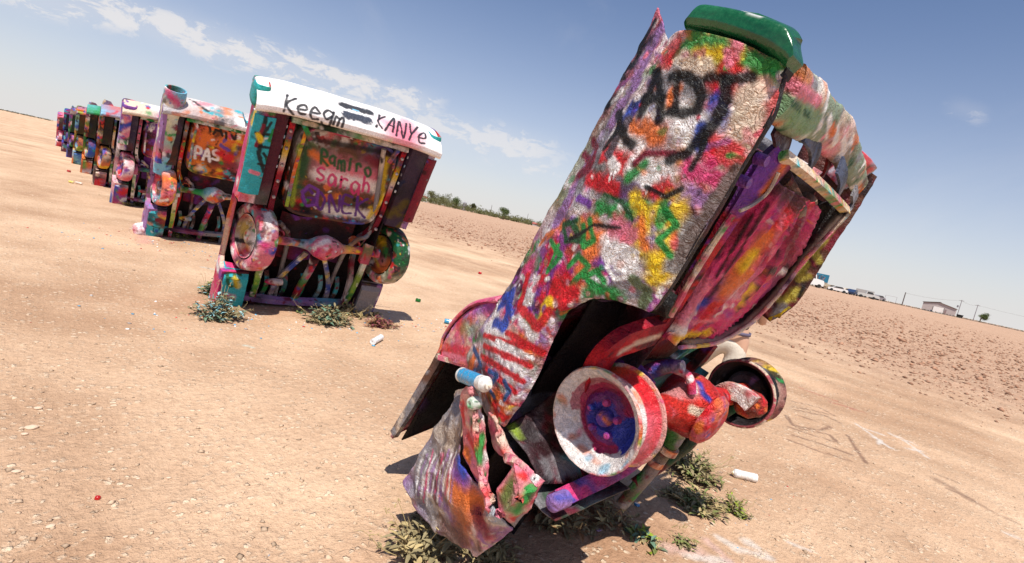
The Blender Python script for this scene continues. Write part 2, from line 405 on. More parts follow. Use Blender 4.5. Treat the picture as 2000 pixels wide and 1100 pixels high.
class Frame:
    """a car's own axes: x = across (left -), y = towards its roof, z = towards its tail"""
    def __init__(s, O, theta, yaw, roll):
        th, ya, ro = R_(theta), R_(yaw), R_(roll)
        D = np.array([0, -math.cos(th), math.sin(th)]); V = np.array([0, math.sin(th), math.cos(th)]); T = np.array([1., 0, 0])
        T, V = math.cos(ro)*T+math.sin(ro)*V, -math.sin(ro)*T+math.cos(ro)*V
        Z = np.array([[math.cos(ya), math.sin(ya), 0], [-math.sin(ya), math.cos(ya), 0], [0, 0, 1]])
        s.A = np.stack([Z@T, Z@V, Z@D], 1); s.O = np.array(O, float)
    def at(s, px, py, ax, val):
        i = 'tvs'.index(ax); n = s.A[:, i]; d = ray(px, py); k = ((s.O+n*val-EYE)@n)/(d@n)
        return s.A.T@(EYE+k*d-s.O)
    def pts(s, P, ax, val):
        vals = np.broadcast_to(np.asarray(val, float), (len(P),))
        return np.array([s.at(p[0], p[1], ax, v) for p, v in zip(P, vals)])
    def st(s, P, ax, val, w, col, soft=.35, op=.97): return ((s, P, ax, val), w, col, soft, op)
    def land(s, P, ax, val):
        """where a stroke sketched on the plane lands on the real sheet metal"""
        P = np.asarray(P, float).reshape(-1, 2)
        if len(P) > 1:
            Q = [P[:1]]
            for a, b in zip(P[:-1], P[1:]): n = max(1, int(np.linalg.norm(b-a)/12)); Q.append(a+(b-a)*(np.arange(1, n+1)/n)[:, None])
            P = np.concatenate(Q)
        out = []; eye = s.A.T@(EYE-s.O)
        for p in P:
            g = s.at(p[0], p[1], ax, val)
            if SURF[0] is not None:
                d = g-eye; h_ = SURF[0].ray_cast(Vector(eye.tolist()), Vector((d/np.linalg.norm(d)).tolist()))[0]
                if h_ is not None and np.linalg.norm(np.array(h_)-g) < .45: g = np.array(h_)
            out.append(g)
        return np.array(out)
    def txt(s, t, org, xd, yd, ax, val, w, col, soft=.35): return [s.st(q, ax, val, w, col, soft) for q in write(t, org, xd, yd)]
    def w2l(s, P): return (np.asarray(P)-s.O)@s.A
def crease(amp, scale, seed=0, amp2=.002):
    """sheet metal buckled into sharp folds"""
    return lambda V: -np.abs(fbm(V, scale, 2, seed))*amp*2-np.abs(fbm(V, scale*2.3, 2, seed+4))*amp*.8+fbm(V, 40, 2, seed+9)*amp2
def crumple(amp, scale, seed=0, amp2=0, scale2=60):
    return lambda V: fbm(V, scale, 4, seed)*amp+(fbm(V, scale2, 3, seed+5)*amp2 if amp2 else 0)
# ------------------------------------------------------------------ ground sheet
def ground_paint_marks():
    """paint and stain marks lying on the ground, as (points xy, half width, colour, opacity)"""
    def g(P): 
        out = []
        for p in P:
            d = ray(*p); k = -CH/d[2]; out.append(EYE+k*d)
        return np.array(out)
    m = []
    dk, wh, rd = (.13, .065, .05), (.66, .62, .58), (.38, .10, .08)
    for q in ([(1545, 783), (1600, 795), (1630, 812), (1580, 800), (1548, 795)], [(1548, 800), (1610, 812), (1640, 826)], [(1535, 812), (1548, 832), (1600, 842), (1622, 835), (1560, 812)],
              [(1540, 835), (1580, 850), (1635, 866), (1620, 850), (1560, 838)], [(1540, 862), (1590, 880), (1660, 902)], [(1548, 852), (1600, 868), (1662, 890)], [(1655, 850), (1672, 880), (1690, 905)]):
        m.append((g(q), .022, dk, .65))
    m.append((g([(1565, 757), (1620, 778), (1640, 785)]), .03, rd, .5)); m.append((g([(1625, 785), (1655, 795), (1688, 806)]), .035, rd, .6))
    for q in ([(1672, 828), (1700, 848), (1740, 876)], [(1690, 838), (1725, 850)], [(1690, 850), (1720, 860), (1715, 868)], [(1735, 845), (1770, 862), (1815, 895)], [(1750, 850), (1790, 868)], [(1770, 875), (1800, 880)], [(1720, 865), (1750, 880)]):
        m.append((g(q), .020, wh, .7))
    m.append((g([(1830, 938), (1860, 955), (1890, 975)]), .05, dk, .5)); m.append((g([(1850, 955), (1885, 968), (1940, 1000), (1990, 1022)]), .028, dk, .5)); m.append((g([(1820, 925), (1890, 950)]), .015, dk, .4))
    m.append((g([(1970, 1042), (1990, 1050)]), .03, wh, .6))
    for q, c, w in (([(1300, 1075), (1370, 1085)], (.62, .42, .38), .05), ([(1400, 1050), (1440, 1075), (1500, 1090)], wh, .03), ([(1460, 1060), (1480, 1072)], wh, .04), ([(1340, 1090), (1420, 1098)], wh, .03), ([(1380, 1060), (1420, 1095)], (.6, .4, .36), .03), ([(1540, 1060), (1580, 1075)], wh, .02)):
        m.append((g(q), w, c, .65))
    m.append((g([(270, 440), (285, 470), (280, 475)]), .10, (.62, .30, .26), .6)); m.append((g([(262, 448), (275, 440)]), .05, (.7, .6, .66), .6))
    m.append((g([(395, 522), (430, 528)]), .03, (.45, .6, .62), .5)); m.append((g([(480, 676), (492, 679)]), .02, (.55, .68, .62), .7))
    m.append((g([(1140, 890), (1150, 905)]), .03, wh, .5))
    return m
def build_ground():
    rr = np.concatenate([[.25], np.geomspace(.6, 34, 560), np.geomspace(34.6, 400, 190)[0:], np.geomspace(420, 9000, 24)])
    mid = math.atan2(1.0, .72)                 # middle of the view, angle from +x
    th = np.concatenate([np.linspace(mid-R_(68), mid+R_(68), 1080), np.linspace(mid+R_(68), mid-R_(68)+2*np.pi, 60)[1:-1]])
    X = rr[:, None]*np.cos(th)[None]; Y = rr[:, None]*np.sin(th)[None]
    x, y = X.ravel(), Y.ravel(); z = gz(x, y)
    # soft spoil thrown up round the buried cars
    for cx, cy, s in [(2.3, 1.5, .55), (2.55, 6.5, .6)]:
        z = z+.05*np.exp(-(((x-cx)/1.1)**2+((y-cy)/s)**2))*(.6+.5*fbm(np.stack([x, y, z], -1), 3, 3, 8))
    n, k = len(rr), len(th)
    i = np.arange(n-1)[:, None]*k+np.arange(k)[None]; j = np.arange(n-1)[:, None]*k+(np.arange(k)[None]+1) % k
    F = np.stack([i, i+k, j+k, j], -1).reshape(-1, 4)
    me = bpy.data.meshes.new('ground'); me.vertices.add(len(x)); me.vertices.foreach_set('co', np.stack([x, y, z], -1).ravel())
    me.loops.add(F.size); me.loops.foreach_set('vertex_index', F.ravel()); me.polygons.add(len(F))
    me.polygons.foreach_set('loop_start', np.arange(len(F))*4); me.polygons.foreach_set('loop_total', np.full(len(F), 4)); me.update(calc_edges=True); me.validate()
    P = np.stack([x, y, x*0], -1)
    # colour: dusty sand, redder ploughed soil
    a = fbm(P, .35, 4, 21)[:, None]; b = fbm(P, 2.2, 4, 31)[:, None]
    sand = np.array([.45, .282, .178]); pale = np.array([.68, .472, .318]); red = np.array([.43, .272, .185])
    a2 = fbm(P, .9, 5, 25, .65)[:, None]; C = sand+(pale-sand)*np.clip(a*.9+a2*.9+.48+b*.35, 0, 1)
    pm = plough(x, y)[:, None]
    C = C*(1-pm)+(red*(1+b*.25))*pm
    # trodden wheel-track bands round the line of cars
    tr = sstep(x-.1*y, 4.0, 6.5)*(1-sstep(x-.1*y, 13.5, 19))
    C = C*(1+.24*tr[:, None]*fbm(np.stack([x*3.2, y*.5, x*0], -1), 1.0, 4, 41)[:, None])
    foot_tone = np.exp(-(((x-2.6)/1.5)**2+((y-1.5)/.5)**2))+np.exp(-(((x-2.6)/1.4)**2+((y-6.4)/.5)**2))  # darker, redder ellipses of ground at the feet of two cars
    C = C*(1-.30*np.clip(foot_tone, 0, 1)[:, None]*np.array([.7, 1, 1.15]))
    near = np.nonzero(np.hypot(x, y) < 30)[0]; Cn = C[near]; Pn = P[near]; wob = fbm(Pn, 14, 3, 51)*.9
    for pts, w, col, op in ground_paint_marks():
        pts = pts.copy(); pts[:, 2] = 0; spray(Cn, Pn, pts, w, col, .8, op, wob)
    C[near] = Cn
    setcol(me, C); me.shade_smooth()
    m, t, p = base_mat('dry_earth')
    col = t.add('ShaderNodeVertexColor', layer_name='Col').outputs[0]; v = t.add('ShaderNodeTexCoord').outputs['Object']
    n1 = t.noise(v, 5, 6, .7); n2 = t.noise(v, 28, 5, .7); n3 = t.noise(v, 110, 3, .6)
    c = t.mix(1.0, col, t.mix(t.rng(n2, .3, .7), (.84, .82, .80), (1.14, 1.14, 1.14)), 'MULTIPLY')
    # pale crusted flakes
    mp = t.n.new('ShaderNodeVectorMath'); mp.operation = 'ADD'; t.l.new(v, mp.inputs[0])
    dn = t.n.new('ShaderNodeTexNoise'); t.l.new(v, dn.inputs[0]); dn.inputs['Scale'].default_value = 20; 
    sc = t.n.new('ShaderNodeVectorMath'); sc.operation = 'SCALE'; t.l.new(dn.outputs['Color'], sc.inputs[0]); sc.inputs['Scale'].default_value = .04; t.l.new(sc.outputs[0], mp.inputs[1])
    vo = t.add('ShaderNodeTexVoronoi', feature='F1'); t.l.new(mp.outputs[0], vo.inputs['Vector']); vo.inputs['Scale'].default_value = 26
    cell = t.n.new('ShaderNodeSeparateColor'); t.l.new(vo.outputs['Color'], cell.inputs[0])
    vf = t.math('MULTIPLY', t.rng(cell.outputs[0], .60, .64), t.rng(vo.outputs['Distance'], .48, .36))
    flake = t.math('MULTIPLY', vf, t.rng(n1, .44, .56)); flake = t.math('MULTIPLY', flake, .72)
    c = t.mix(flake, c, (.84, .65, .47))
    patch = t.math('MULTIPLY', t.rng(t.noise(v, 3.1, 6, .75), .55, .66), t.rng(n2, .45, .6)); c = t.mix(t.math('MULTIPLY', patch, .5), c, (.74, .57, .40))
    grit = t.math('MULTIPLY', t.rng(n3, .64, .70), .45); c = t.mix(grit, c, (.22, .13, .09))
    t.set(p.inputs['Base Color'], c); p.inputs['Roughness'].default_value = .95; p.inputs['Specular IOR Level'].default_value = .12
    h = t.math('ADD', t.math('MULTIPLY', n1, 1.5), t.math('MULTIPLY', n2, .5)); h = t.math('ADD', h, t.math('MULTIPLY', n3, .22)); h = t.math('ADD', h, t.math('MULTIPLY', flake, .35))
    t.set(p.inputs['Normal'], t.bump(h, .032, 1.0))
    me.materials.append(m)
    o = bpy.data.objects.new('ground', me); COL.objects.link(o); tagp(o, kind='structure'); return o
build_ground()

def rocks(name, pos, sz, col, seed, label, cat):
    """many stones as one mass"""
    rng = np.random.RandomState(seed); n = len(pos)
    base = np.array([(1, 0, 0), (-1, 0, 0), (0, 1, 0), (0, -1, 0), (0, 0, 1), (0, 0, -1), (.7, .7, .3), (-.7, .7, -.2)], float)[:6]
    fc = np.array([(0, 2, 4), (2, 1, 4), (1, 3, 4), (3, 0, 4), (2, 0, 5), (1, 2, 5), (3, 1, 5), (0, 3, 5)])
    V = base[None]*(1+rng.uniform(-.35, .35, (n, 6, 3))); V += rng.uniform(-.25, .25, (n, 6, 3))
    an = rng.uniform(0, 6.3, n); ca, sa = np.cos(an), np.sin(an)
    V[:, :, 2] *= rng.uniform(.35, .7, n)[:, None]
    X = V[:, :, 0]*ca[:, None]-V[:, :, 1]*sa[:, None]; Y = V[:, :, 0]*sa[:, None]+V[:, :, 1]*ca[:, None]
    V = np.stack([X, Y, V[:, :, 2]], -1)*sz[:, None, None]+pos[:, None, :]
    F = fc[None]+(np.arange(n)*6)[:, None, None]
    me = bpy.data.meshes.new(name); me.vertices.add(n*6); me.vertices.foreach_set('co', V.ravel()); Fr = F.reshape(-1, 3)
    me.loops.add(Fr.size); me.loops.foreach_set('vertex_index', Fr.ravel()); me.polygons.add(len(Fr)); me.polygons.foreach_set('loop_start', np.arange(len(Fr))*3); me.polygons.foreach_set('loop_total', np.full(len(Fr), 3)); me.update(calc_edges=True)
    C = np.repeat(np.array(col)[None]*rng.uniform(.7, 1.25, (n, 1)), 6, 0); setcol(me, C)
    m, t, p = base_mat(name+'_mat'); t.set(p.inputs['Base Color'], t.add('ShaderNodeVertexColor', layer_name='Col').outputs[0]); p.inputs['Roughness'].default_value = .95; p.inputs['Specular IOR Level'].default_value = .1
    me.materials.append(m); o = bpy.data.objects.new(name, me); COL.objects.link(o)
    return tagp(o, label, cat, kind='stuff')
def scatter(n, rmin, rmax, seed, mask=None):
    rng = np.random.RandomState(seed); mid = math.atan2(1.0, .72)
    r = rmin*(rmax/rmin)**rng.rand(n); th = mid+R_(58)*(rng.rand(n)*2-1); x, y = r*np.cos(th), r*np.sin(th)
    if mask is not None: k = mask(x, y, rng); x, y, r = x[k], y[k], r[k]
    return x, y, r, rng
x, y, r, rng = scatter(16000, 1.3, 30, 5); z = gz(x, y)
s = np.clip(rng.lognormal(-5.25, .55, len(x)), .0025, .020)
rocks('gravel', np.stack([x, y, z+s*.15], -1), s, (.50, .36, .25), 6, 'small pale stones and dirt crumbs strewn over the trodden sand', 'gravel')
x, y, r, rng = scatter(60000, 7, 110, 15, lambda x, y, g: g.rand(len(x)) < plough(x, y)**1.5*np.where(x < 0, .35, 1)); z = gz(x, y)
s = np.clip(rng.lognormal(-3.85, .5, len(x)), .010, .10)*np.clip(r/16, .8, 1.8)
rocks('clods', np.stack([x, y, z+s*.25], -1), s, (.36, .20, .13), 16, 'reddish clods of turned soil covering the ploughed field', 'clods')
chips = []
for cx, cy, sx, sy, n in ((2.6, 1.3, .9, .35, 200), (2.7, 5.9, 1.1, .4, 240), (2.6, 10.4, 1.3, .6, 200), (4.5, 3.5, 2, 2, 16)):
    g_ = np.random.RandomState(n); chips.append(np.stack([cx+g_.normal(size=n)*sx, cy+g_.normal(size=n)*sy], -1))
chips = np.concatenate(chips); g_ = np.random.RandomState(2); k = g_.permutation(len(chips)); chips = chips[k]
for i, (nm, c_) in enumerate((('pale', (.78, .76, .74)), ('blue', (.10, .35, .55)), ('red', (.5, .05, .05)), ('grey', (.35, .33, .33)))):
    q_ = chips[i::4]; s = g_.uniform(.003, .012, len(q_))*np.where(q_[:, 1] > 4, 1.7, 1); rocks('paint_chips', np.stack([q_[:, 0], q_[:, 1], gz(q_[:, 0], q_[:, 1])+s*.2], -1), s, c_, 60+i, 'tiny %s flecks of fallen paint scattered on the dirt round the cars' % nm, 'paint chips')
for i, (px, py, s) in enumerate([(62, 838, .05), (48, 850, .03), (98, 1030, .03), (75, 800, .035), (30, 925, .035), (180, 1085, .022), (330, 935, .02), (530, 930, .022), (460, 965, .018), (270, 935, .016), (340, 1000, .018), (245, 1050, .018)]):
    d = ray(px, py); k = -CH/d[2]; c = EYE+k*d; bm = bmesh.new(); bmesh.ops.create_icosphere(bm, subdivisions=3, radius=s*.42)
    me = bpy.data.meshes.new('stone'); bm.to_mesh(me); bm.free(); V = vco(me); V = V+V*(fbm(V+i*3, 26, 3, i)[:, None]*.5); V[:, 2] *= .5; V[:, 0] *= 1.25; me.vertices.foreach_set('co', V.ravel()); me.update()
    if i == 0: M_STONE = flat_mat('stone', (.60, .45, .33), .9, 0, .2, 40, .003, .2)
    me.materials.append(M_STONE); me.shade_smooth(); o = bpy.data.objects.new('stone', me); COL.objects.link(o); o.location = (c[0], c[1], float(gz(c[0], c[1])[0])+s*.12)
    lab = ['broad flat pale stone with a chipped side on the sand at far left', 'small rounded stone touching the broad flat chipped one', 'brown stone on the sand near the bottom left corner', 'dark sliver of stone above the broad chipped stone', 'half buried stone at the left edge of the sand', 'pale stone lowest on the sand at bottom left'][i] if i < 6 else ['chipped stone in a loose line of small ones, nearest the left edge', 'small pale stone below the middle of the sand at lower left', 'tiny pale pebble left of the crumpled door, farthest right of its kind', 'tiny pale pebble beside the farthest right one', 'small grey stone with a dark shadow side at mid lower left', 'small flat pebble above the one at the bottom left', 'lowest tiny pebble of the lower left sand'][(i-6) % 7]
    tagp(o, lab, 'stone', 'stones on the open sand')

# ------------------------------------------------------------------ the nearest buried car
N = Frame((2.469, 1.156, .979), 66, 2, 4)
near = empty('buried_car', N.O, 'nearest and largest buried car, black ADT on its flank, green tail end', 'car', 'graffiti cars buried nose down in a row', rot=Matrix(N.A.tolist()))
ALLC = ('red', 'red', 'white', 'white', 'pink', 'mag', 'green', 'yellow', 'blue', 'teal', 'orange', 'black', 'black', 'dk', 'wine')  # black, dk and wine entries deepen the shaded undersides
REDS = ('red', 'mag', 'pink', 'white', 'wine', 'orange', 'purple', 'cream')
DARKS = ('wine', 'dk', 'black', 'red', 'purple', 'dk', 'black')

# --- flank: rear quarter panel
rows = [[(1285, 15), (1300, 78), (1335, 58), (1440, 80), (1537, 128)], [(1240, 105), (1262, 140), (1310, 150), (1420, 190), (1512, 218)],
        [(1195, 190), (1220, 220), (1280, 245), (1370, 285), (1455, 313)], [(1150, 275), (1180, 300), (1235, 330), (1320, 375), (1402, 405)],
        [(1100, 360), (1130, 385), (1190, 415), (1270, 465), (1350, 493)], [(1055, 440), (1085, 465), (1140, 495), (1215, 535), (1308, 562)],
        [(1022, 505), (1052, 528), (1095, 548), (1170, 570), (1270, 612)], [(1003, 545), (1028, 562), (1065, 580), (1120, 586), (1178, 575)], [(975, 590), (1000, 600), (1035, 610), (1075, 618), (1110, 608)],
        [(935, 640), (960, 655), (1000, 675), (1045, 690), (1080, 668)], [(912, 700), (935, 715), (965, 735), (1010, 750), (1053, 732)],
        [(922, 750), (940, 770), (960, 785), (990, 800), (1025, 780)], [(945, 800), (955, 812), (965, 822), (975, 828), (985, 833)]]
tv = [-.83, -.925, -.965, -.985, -.95]
ctrl = np.array([[N.at(*p, 't', t) for p, t in zip(r_, tv)] for r_ in rows])
def cross(n):   # smooth across the panel, crease kept at column 1
    a = linres(ctrl[:, :2].transpose(1, 0, 2), n//4+1)[:-1]; b = catmull(ctrl[:, 1:].transpose(1, 0, 2), n-n//4)
    return np.concatenate([a, b]).transpose(1, 0, 2)
Gq = linres(cross(130), 330)
# soften the polyline corners along the length
for _ in range(6): Gq[1:-1] = (Gq[:-2]+Gq[1:-1]*2+Gq[2:])/4
ex = []
def tx(P, w, c, s=.35, o=.97): ex.append(N.st(P, 't', -.96, w, c, s, o))
for P, w, c in [  # broad colour areas
    ([(1290, 60), (1240, 160)], .06, 'lilac'), ([(1235, 170), (1150, 320), (1090, 430)], .055, 'lilac'), ([(1180, 270), (1130, 370)], .05, 'grey'), ([(1050, 450), (985, 570)], .06, 'lilac'),
    ([(1350, 90), (1510, 130)], .07, 'green'), ([(1360, 105), (1440, 110)], .035, 'yellow'), ([(1330, 120), (1380, 135)], .04, 'cream'), ([(1440, 85), (1436, 115)], .025, 'pink'),
    ([(1300, 160), (1380, 180)], .06, 'grey'), ([(1420, 130), (1445, 150)], .045, 'red'), ([(1400, 165), (1480, 175)], .045, 'red'), ([(1470, 190), (1440, 260)], .07, 'cream'), ([(1400, 200), (1395, 250)], .05, 'blue'),
    ([(1280, 230), (1360, 260), (1390, 300)], .09, 'white'), ([(1320, 175), (1310, 200)], .03, 'orange'), ([(1230, 250), (1290, 270)], .05, 'orange'), ([(1200, 270), (1240, 290)], .05, 'white'),
    ([(1245, 200), (1215, 240)], .035, 'blue'), ([(1390, 290), (1440, 320)], .07, 'red'), ([(1360, 335), (1410, 360)], .07, 'mag'), ([(1370, 250), (1360, 290)], .03, 'blue'), ([(1350, 380), (1390, 400)], .05, 'lilac'),
    ([(1190, 300), (1230, 330)], .06, 'red'), ([(1150, 350), (1200, 370)], .045, 'red'), ([(1240, 330), (1300, 345)], .055, 'white'), ([(1265, 380), (1300, 370)], .05, 'red'), ([(1225, 350), (1260, 320)], .03, 'green'),
    ([(1170, 400), (1210, 420), (1260, 400)], .05, 'green'), ([(1240, 380), (1250, 400)], .035, 'yellow'), ([(1310, 420), (1330, 460), (1290, 530)], .085, 'yellow'), ([(1260, 420), (1240, 490)], .06, 'yellow'),
    ([(1250, 430), (1260, 480)], .03, 'orange'), ([(1300, 400), (1290, 440)], .03, 'green'), ([(1140, 440), (1170, 470), (1140, 520)], .06, 'orange'), ([(1190, 480), (1230, 520)], .07, 'white'), ([(1200, 440), (1230, 460)], .05, 'pink'),
    ([(1350, 440), (1320, 520)], .05, 'grey'), ([(1210, 560), (1250, 580)], .05, 'grey'), ([(1150, 570), (1200, 580)], .05, 'green'), ([(1080, 480), (1060, 540)], .06, 'red'), ([(1060, 470), (1100, 440)], .03, 'orange'),
    ([(1040, 550), (1020, 620), (1040, 650)], .05, 'white'), ([(1100, 590), (1120, 560)], .05, 'red'), ([(1070, 590), (1060, 620)], .035, 'yellow'), ([(985, 580), (1000, 620)], .03, 'blue'), ([(960, 640), (1000, 700), (1010, 740)], .10, 'white'),
    ([(950, 760), (975, 800)], .07, 'orange'), ([(965, 790), (980, 820)], .04, 'red'), ([(930, 690), (920, 720)], .04, 'orange')]:
    tx(P, w*.70, c, .5, .95)
for k in range(260):    # short strokes and dabs in the colours around them
    pass
for P, w, c in [([(1193, 315), (1203, 328)], .02, 'white'), ([(1196, 325), (1190, 352)], .003, 'white'), ([(1203, 328), (1198, 348)], .003, 'white'), ([(1266, 358), (1262, 380)], .003, 'white'), ([(1418, 100), (1425, 125)], .012, 'pink'), ([(1270, 345), (1262, 360)], .02, 'white'), ([(1120, 440), (1135, 470), (1105, 470), (1100, 440), (1125, 430)], .012, 'dgreen'),
    ([(1075, 470), (1095, 500), (1070, 530), (1090, 480)], .012, 'green'), ([(1150, 430), (1160, 470), (1140, 480), (1140, 440)], .013, 'green'), ([(1110, 520), (1130, 500), (1150, 520), (1130, 540), (1115, 560)], .012, 'green'), ([(1140, 540), (1165, 530), (1180, 550)], .012, 'green'),
    ([(1190, 500), (1215, 480), (1245, 495), (1235, 540), (1200, 545), (1185, 520), (1190, 500)], .009, 'white'), ([(1300, 410), (1320, 440), (1285, 470), (1310, 500)], .012, 'green'), ([(1030, 540), (1015, 600), (1050, 640), (1070, 610)], .02, 'red'),
    ([(975, 600), (1000, 570), (985, 640), (965, 630)], .025, 'blue'), ([(945, 655), (1030, 680)], .013, 'red'), ([(945, 675), (1035, 715)], .013, 'red'), ([(940, 695), (1020, 745)], .013, 'red'), ([(950, 720), (1005, 765)], .013, 'red'), ([(990, 650), (1060, 690)], .014, 'red'),
    ([(970, 665), (1040, 700)], .009, 'white'), ([(925, 680), (940, 715), (925, 725)], .013, (.02, .09, .25)), ([(955, 725), (970, 735), (955, 755), (965, 775)], .013, (.02, .09, .25)), ([(985, 745), (995, 765), (985, 780)], .012, (.02, .09, .25)),
    ([(1085, 560), (1100, 580), (1120, 570)], .03, 'red'), ([(1278, 42), (1215, 150), (1150, 268)], .016, 'black'), ([(1140, 285), (1060, 425), (1010, 525)], .013, (.05, .03, .06)), ([(1225, 235), (1190, 300)], .02, (.10, .08, .10)), ([(1440, 330), (1390, 400), (1330, 500)], .022, (.16, .12, .11)), ([(1262, 365), (1300, 385), (1330, 370)], .009, 'black'), ([(1180, 380), (1215, 395), (1235, 430)], .008, 'dgreen'), ([(1130, 385), (1150, 400)], .016, 'purple'), ([(1110, 470), (1160, 440), (1210, 445)], .008, 'black'), ([(1235, 545), (1265, 570), (1255, 595)], .018, (.12, .16, .08)), ([(1150, 260), (1165, 290), (1155, 320), (1140, 300)], .016, 'wine'), ([(1130, 340), (1150, 330)], .02, 'wine'), ([(1340, 300), (1260, 300), (1240, 320)], .012, 'wine')]:
    tx(P, w*1.05, c, .4)
BK = (.006, .006, .007)
for P, w in [([(1284, 140), (1268, 185), (1250, 225)], .021), ([(1284, 140), (1290, 190), (1288, 232)], .020), ([(1258, 192), (1292, 196)], .017),
             ([(1312, 150), (1340, 148), (1362, 165), (1372, 190), (1362, 215), (1335, 222), (1308, 218)], .017), ([(1322, 155), (1318, 215)], .014),
             ([(1382, 150), (1430, 155), (1468, 150)], .017), ([(1420, 155), (1415, 200), (1398, 235), (1378, 262), (1345, 295), (1310, 312)], .021),
             ([(1208, 222), (1212, 250), (1222, 275), (1234, 283)], .019), ([(1215, 215), (1200, 262), (1180, 290)], .011), ([(1378, 262), (1368, 300), (1350, 330)], .010)]:
    tx(P, w, BK, .38, .96)
fpaint = make_paint('pink', 260, ('white', 'red', 'lilac', 'red', 'grey', 'mag', 'white', 'green', 'purple', 'orange', 'white', 'black'), 3, .95, 26)
def flank_paint(P):
    C = fpaint(P); wob = fbm(P, 30, 4, 77)*1.1; rng = np.random.RandomState(5)
    nb = 62-3
    big = [e for e in ex]
    for e in big[:BIGN]: spray(C, P, *e, wob)
    # dabs that break up the broad areas
    for k in range(240):
        c = P[rng.randint(len(P))]; q = c+rng.normal(size=3)*.035; col = C[rng.randint(len(P))] if k % 3 else cc(('white', 'black', 'red', 'green', 'purple', 'pink')[rng.randint(6)])
        spray(C, P, [c, q], rng.uniform(.004, .016), col, .4, rng.uniform(.4, .95), wob)
    for e in big[BIGN:]: spray(C, P, *e, wob*.6)
    # bare dust showing on the lower edge
    return C
BIGN = sum(1 for e in ex if abs(e[3]-.5) < 1e-6)
MB().grid(Gq).build('rear_quarter_panel', M_THICK, near, solid=.006, disp=crumple(.012, 7, 1, .0065, 26), paint=flank_paint, angle=60, inner=M_INNER)['label'] = 'flank panel thick with crinkled paint and black spray letters ADT'

# --- inner return of the flank, trunk cavity and floor
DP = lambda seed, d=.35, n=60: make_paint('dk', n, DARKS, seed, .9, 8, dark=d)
edge = Gq[::6, -1]; edge = edge[edge[:, 2] > .50]
def inner(off): return edge+np.array(off)
G = np.array([edge, inner((.03, .0, 0)), inner((.05, .10, 0)), inner((.18, .17, -.01)), inner((.34, .20, -.01)), inner((.36, .40, 0)), inner((.45, .48, 0))]).transpose(1, 0, 2)
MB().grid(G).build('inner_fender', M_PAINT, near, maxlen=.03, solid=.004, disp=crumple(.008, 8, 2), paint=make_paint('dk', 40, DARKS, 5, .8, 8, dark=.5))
# trunk side walls / floor above the pan, seat floor, boot lid
m = MB(); m.grid(np.array([[(-.86, .44, s), (.88, .44, s)] for s in np.linspace(-1.6, 1.12, 20)])); m.build('trunk_floor', M_PAINT, near, maxlen=.07, solid=.01, disp=crumple(.012, 6, 8), paint=DP(6))
m = MB(); m.grid(np.array([[(-.88, .50, s), (-.7, .57, s), (0, .62, s), (.7, .57, s), (.9, .48, s)] for s in np.linspace(.45, 1.2, 10)])); m.build('trunk_lid', M_PAINT, near, maxlen=.05, solid=.01, disp=crumple(.01, 5, 9), paint=make_paint('grey', 60, ALLC, 61, 1, 10))
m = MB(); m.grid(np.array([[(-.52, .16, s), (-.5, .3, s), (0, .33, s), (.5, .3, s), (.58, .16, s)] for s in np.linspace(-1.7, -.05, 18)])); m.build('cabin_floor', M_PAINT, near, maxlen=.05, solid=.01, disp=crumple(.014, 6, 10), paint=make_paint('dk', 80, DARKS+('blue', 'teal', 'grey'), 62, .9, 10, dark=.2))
# wheel housing (left): arch shell + inner wall
th = np.linspace(-.15*np.pi, .80*np.pi, 34)
G = np.array([[(t, .02+.43*math.sin(a), .05-.42*math.cos(a)) for t in np.linspace(-.93, -.42, 12)] for a in th])
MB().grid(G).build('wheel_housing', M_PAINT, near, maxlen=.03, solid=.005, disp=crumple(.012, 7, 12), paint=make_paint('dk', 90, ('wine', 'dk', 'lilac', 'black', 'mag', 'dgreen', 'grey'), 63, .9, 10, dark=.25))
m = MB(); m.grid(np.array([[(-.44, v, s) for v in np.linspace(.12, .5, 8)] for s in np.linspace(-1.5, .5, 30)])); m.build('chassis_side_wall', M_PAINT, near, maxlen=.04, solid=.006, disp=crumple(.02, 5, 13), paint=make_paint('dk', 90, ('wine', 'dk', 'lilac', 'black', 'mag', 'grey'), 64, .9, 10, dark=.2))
# splash panel ahead of the wheel
m = MB(); m.grid(catmull(np.array([[N.at(*p, 't', t) for p, t in r_] for r_ in ([((985, 835), -.93), ((1040, 800), -.8), ((1095, 760), -.66)], [((1015, 870), -.93), ((1060, 845), -.78), ((1100, 850), -.62)], [((1045, 915), -.92), ((1085, 895), -.78), ((1130, 905), -.62)], [((1060, 945), -.90), ((1095, 945), -.78), ((1140, 945), -.62)])]), 20))
m.build('splash_panel', M_PAINT, near, maxlen=.02, solid=.005, disp=crumple(.015, 9, 14), paint=make_paint('wine', 50, ('wine', 'dk', 'dk', 'wine', 'black', 'grey'), 65, .7, 8, dark=.3, extra=[N.st([(1100, 900), (1130, 910)], 't', -.8, .03, 'teal', .6), N.st([(1090, 900), (1120, 920)], 't', -.8, .03, 'grey', .6), N.st([(1000, 830), (1010, 850)], 't', -.9, .02, 'lime', .5)]))

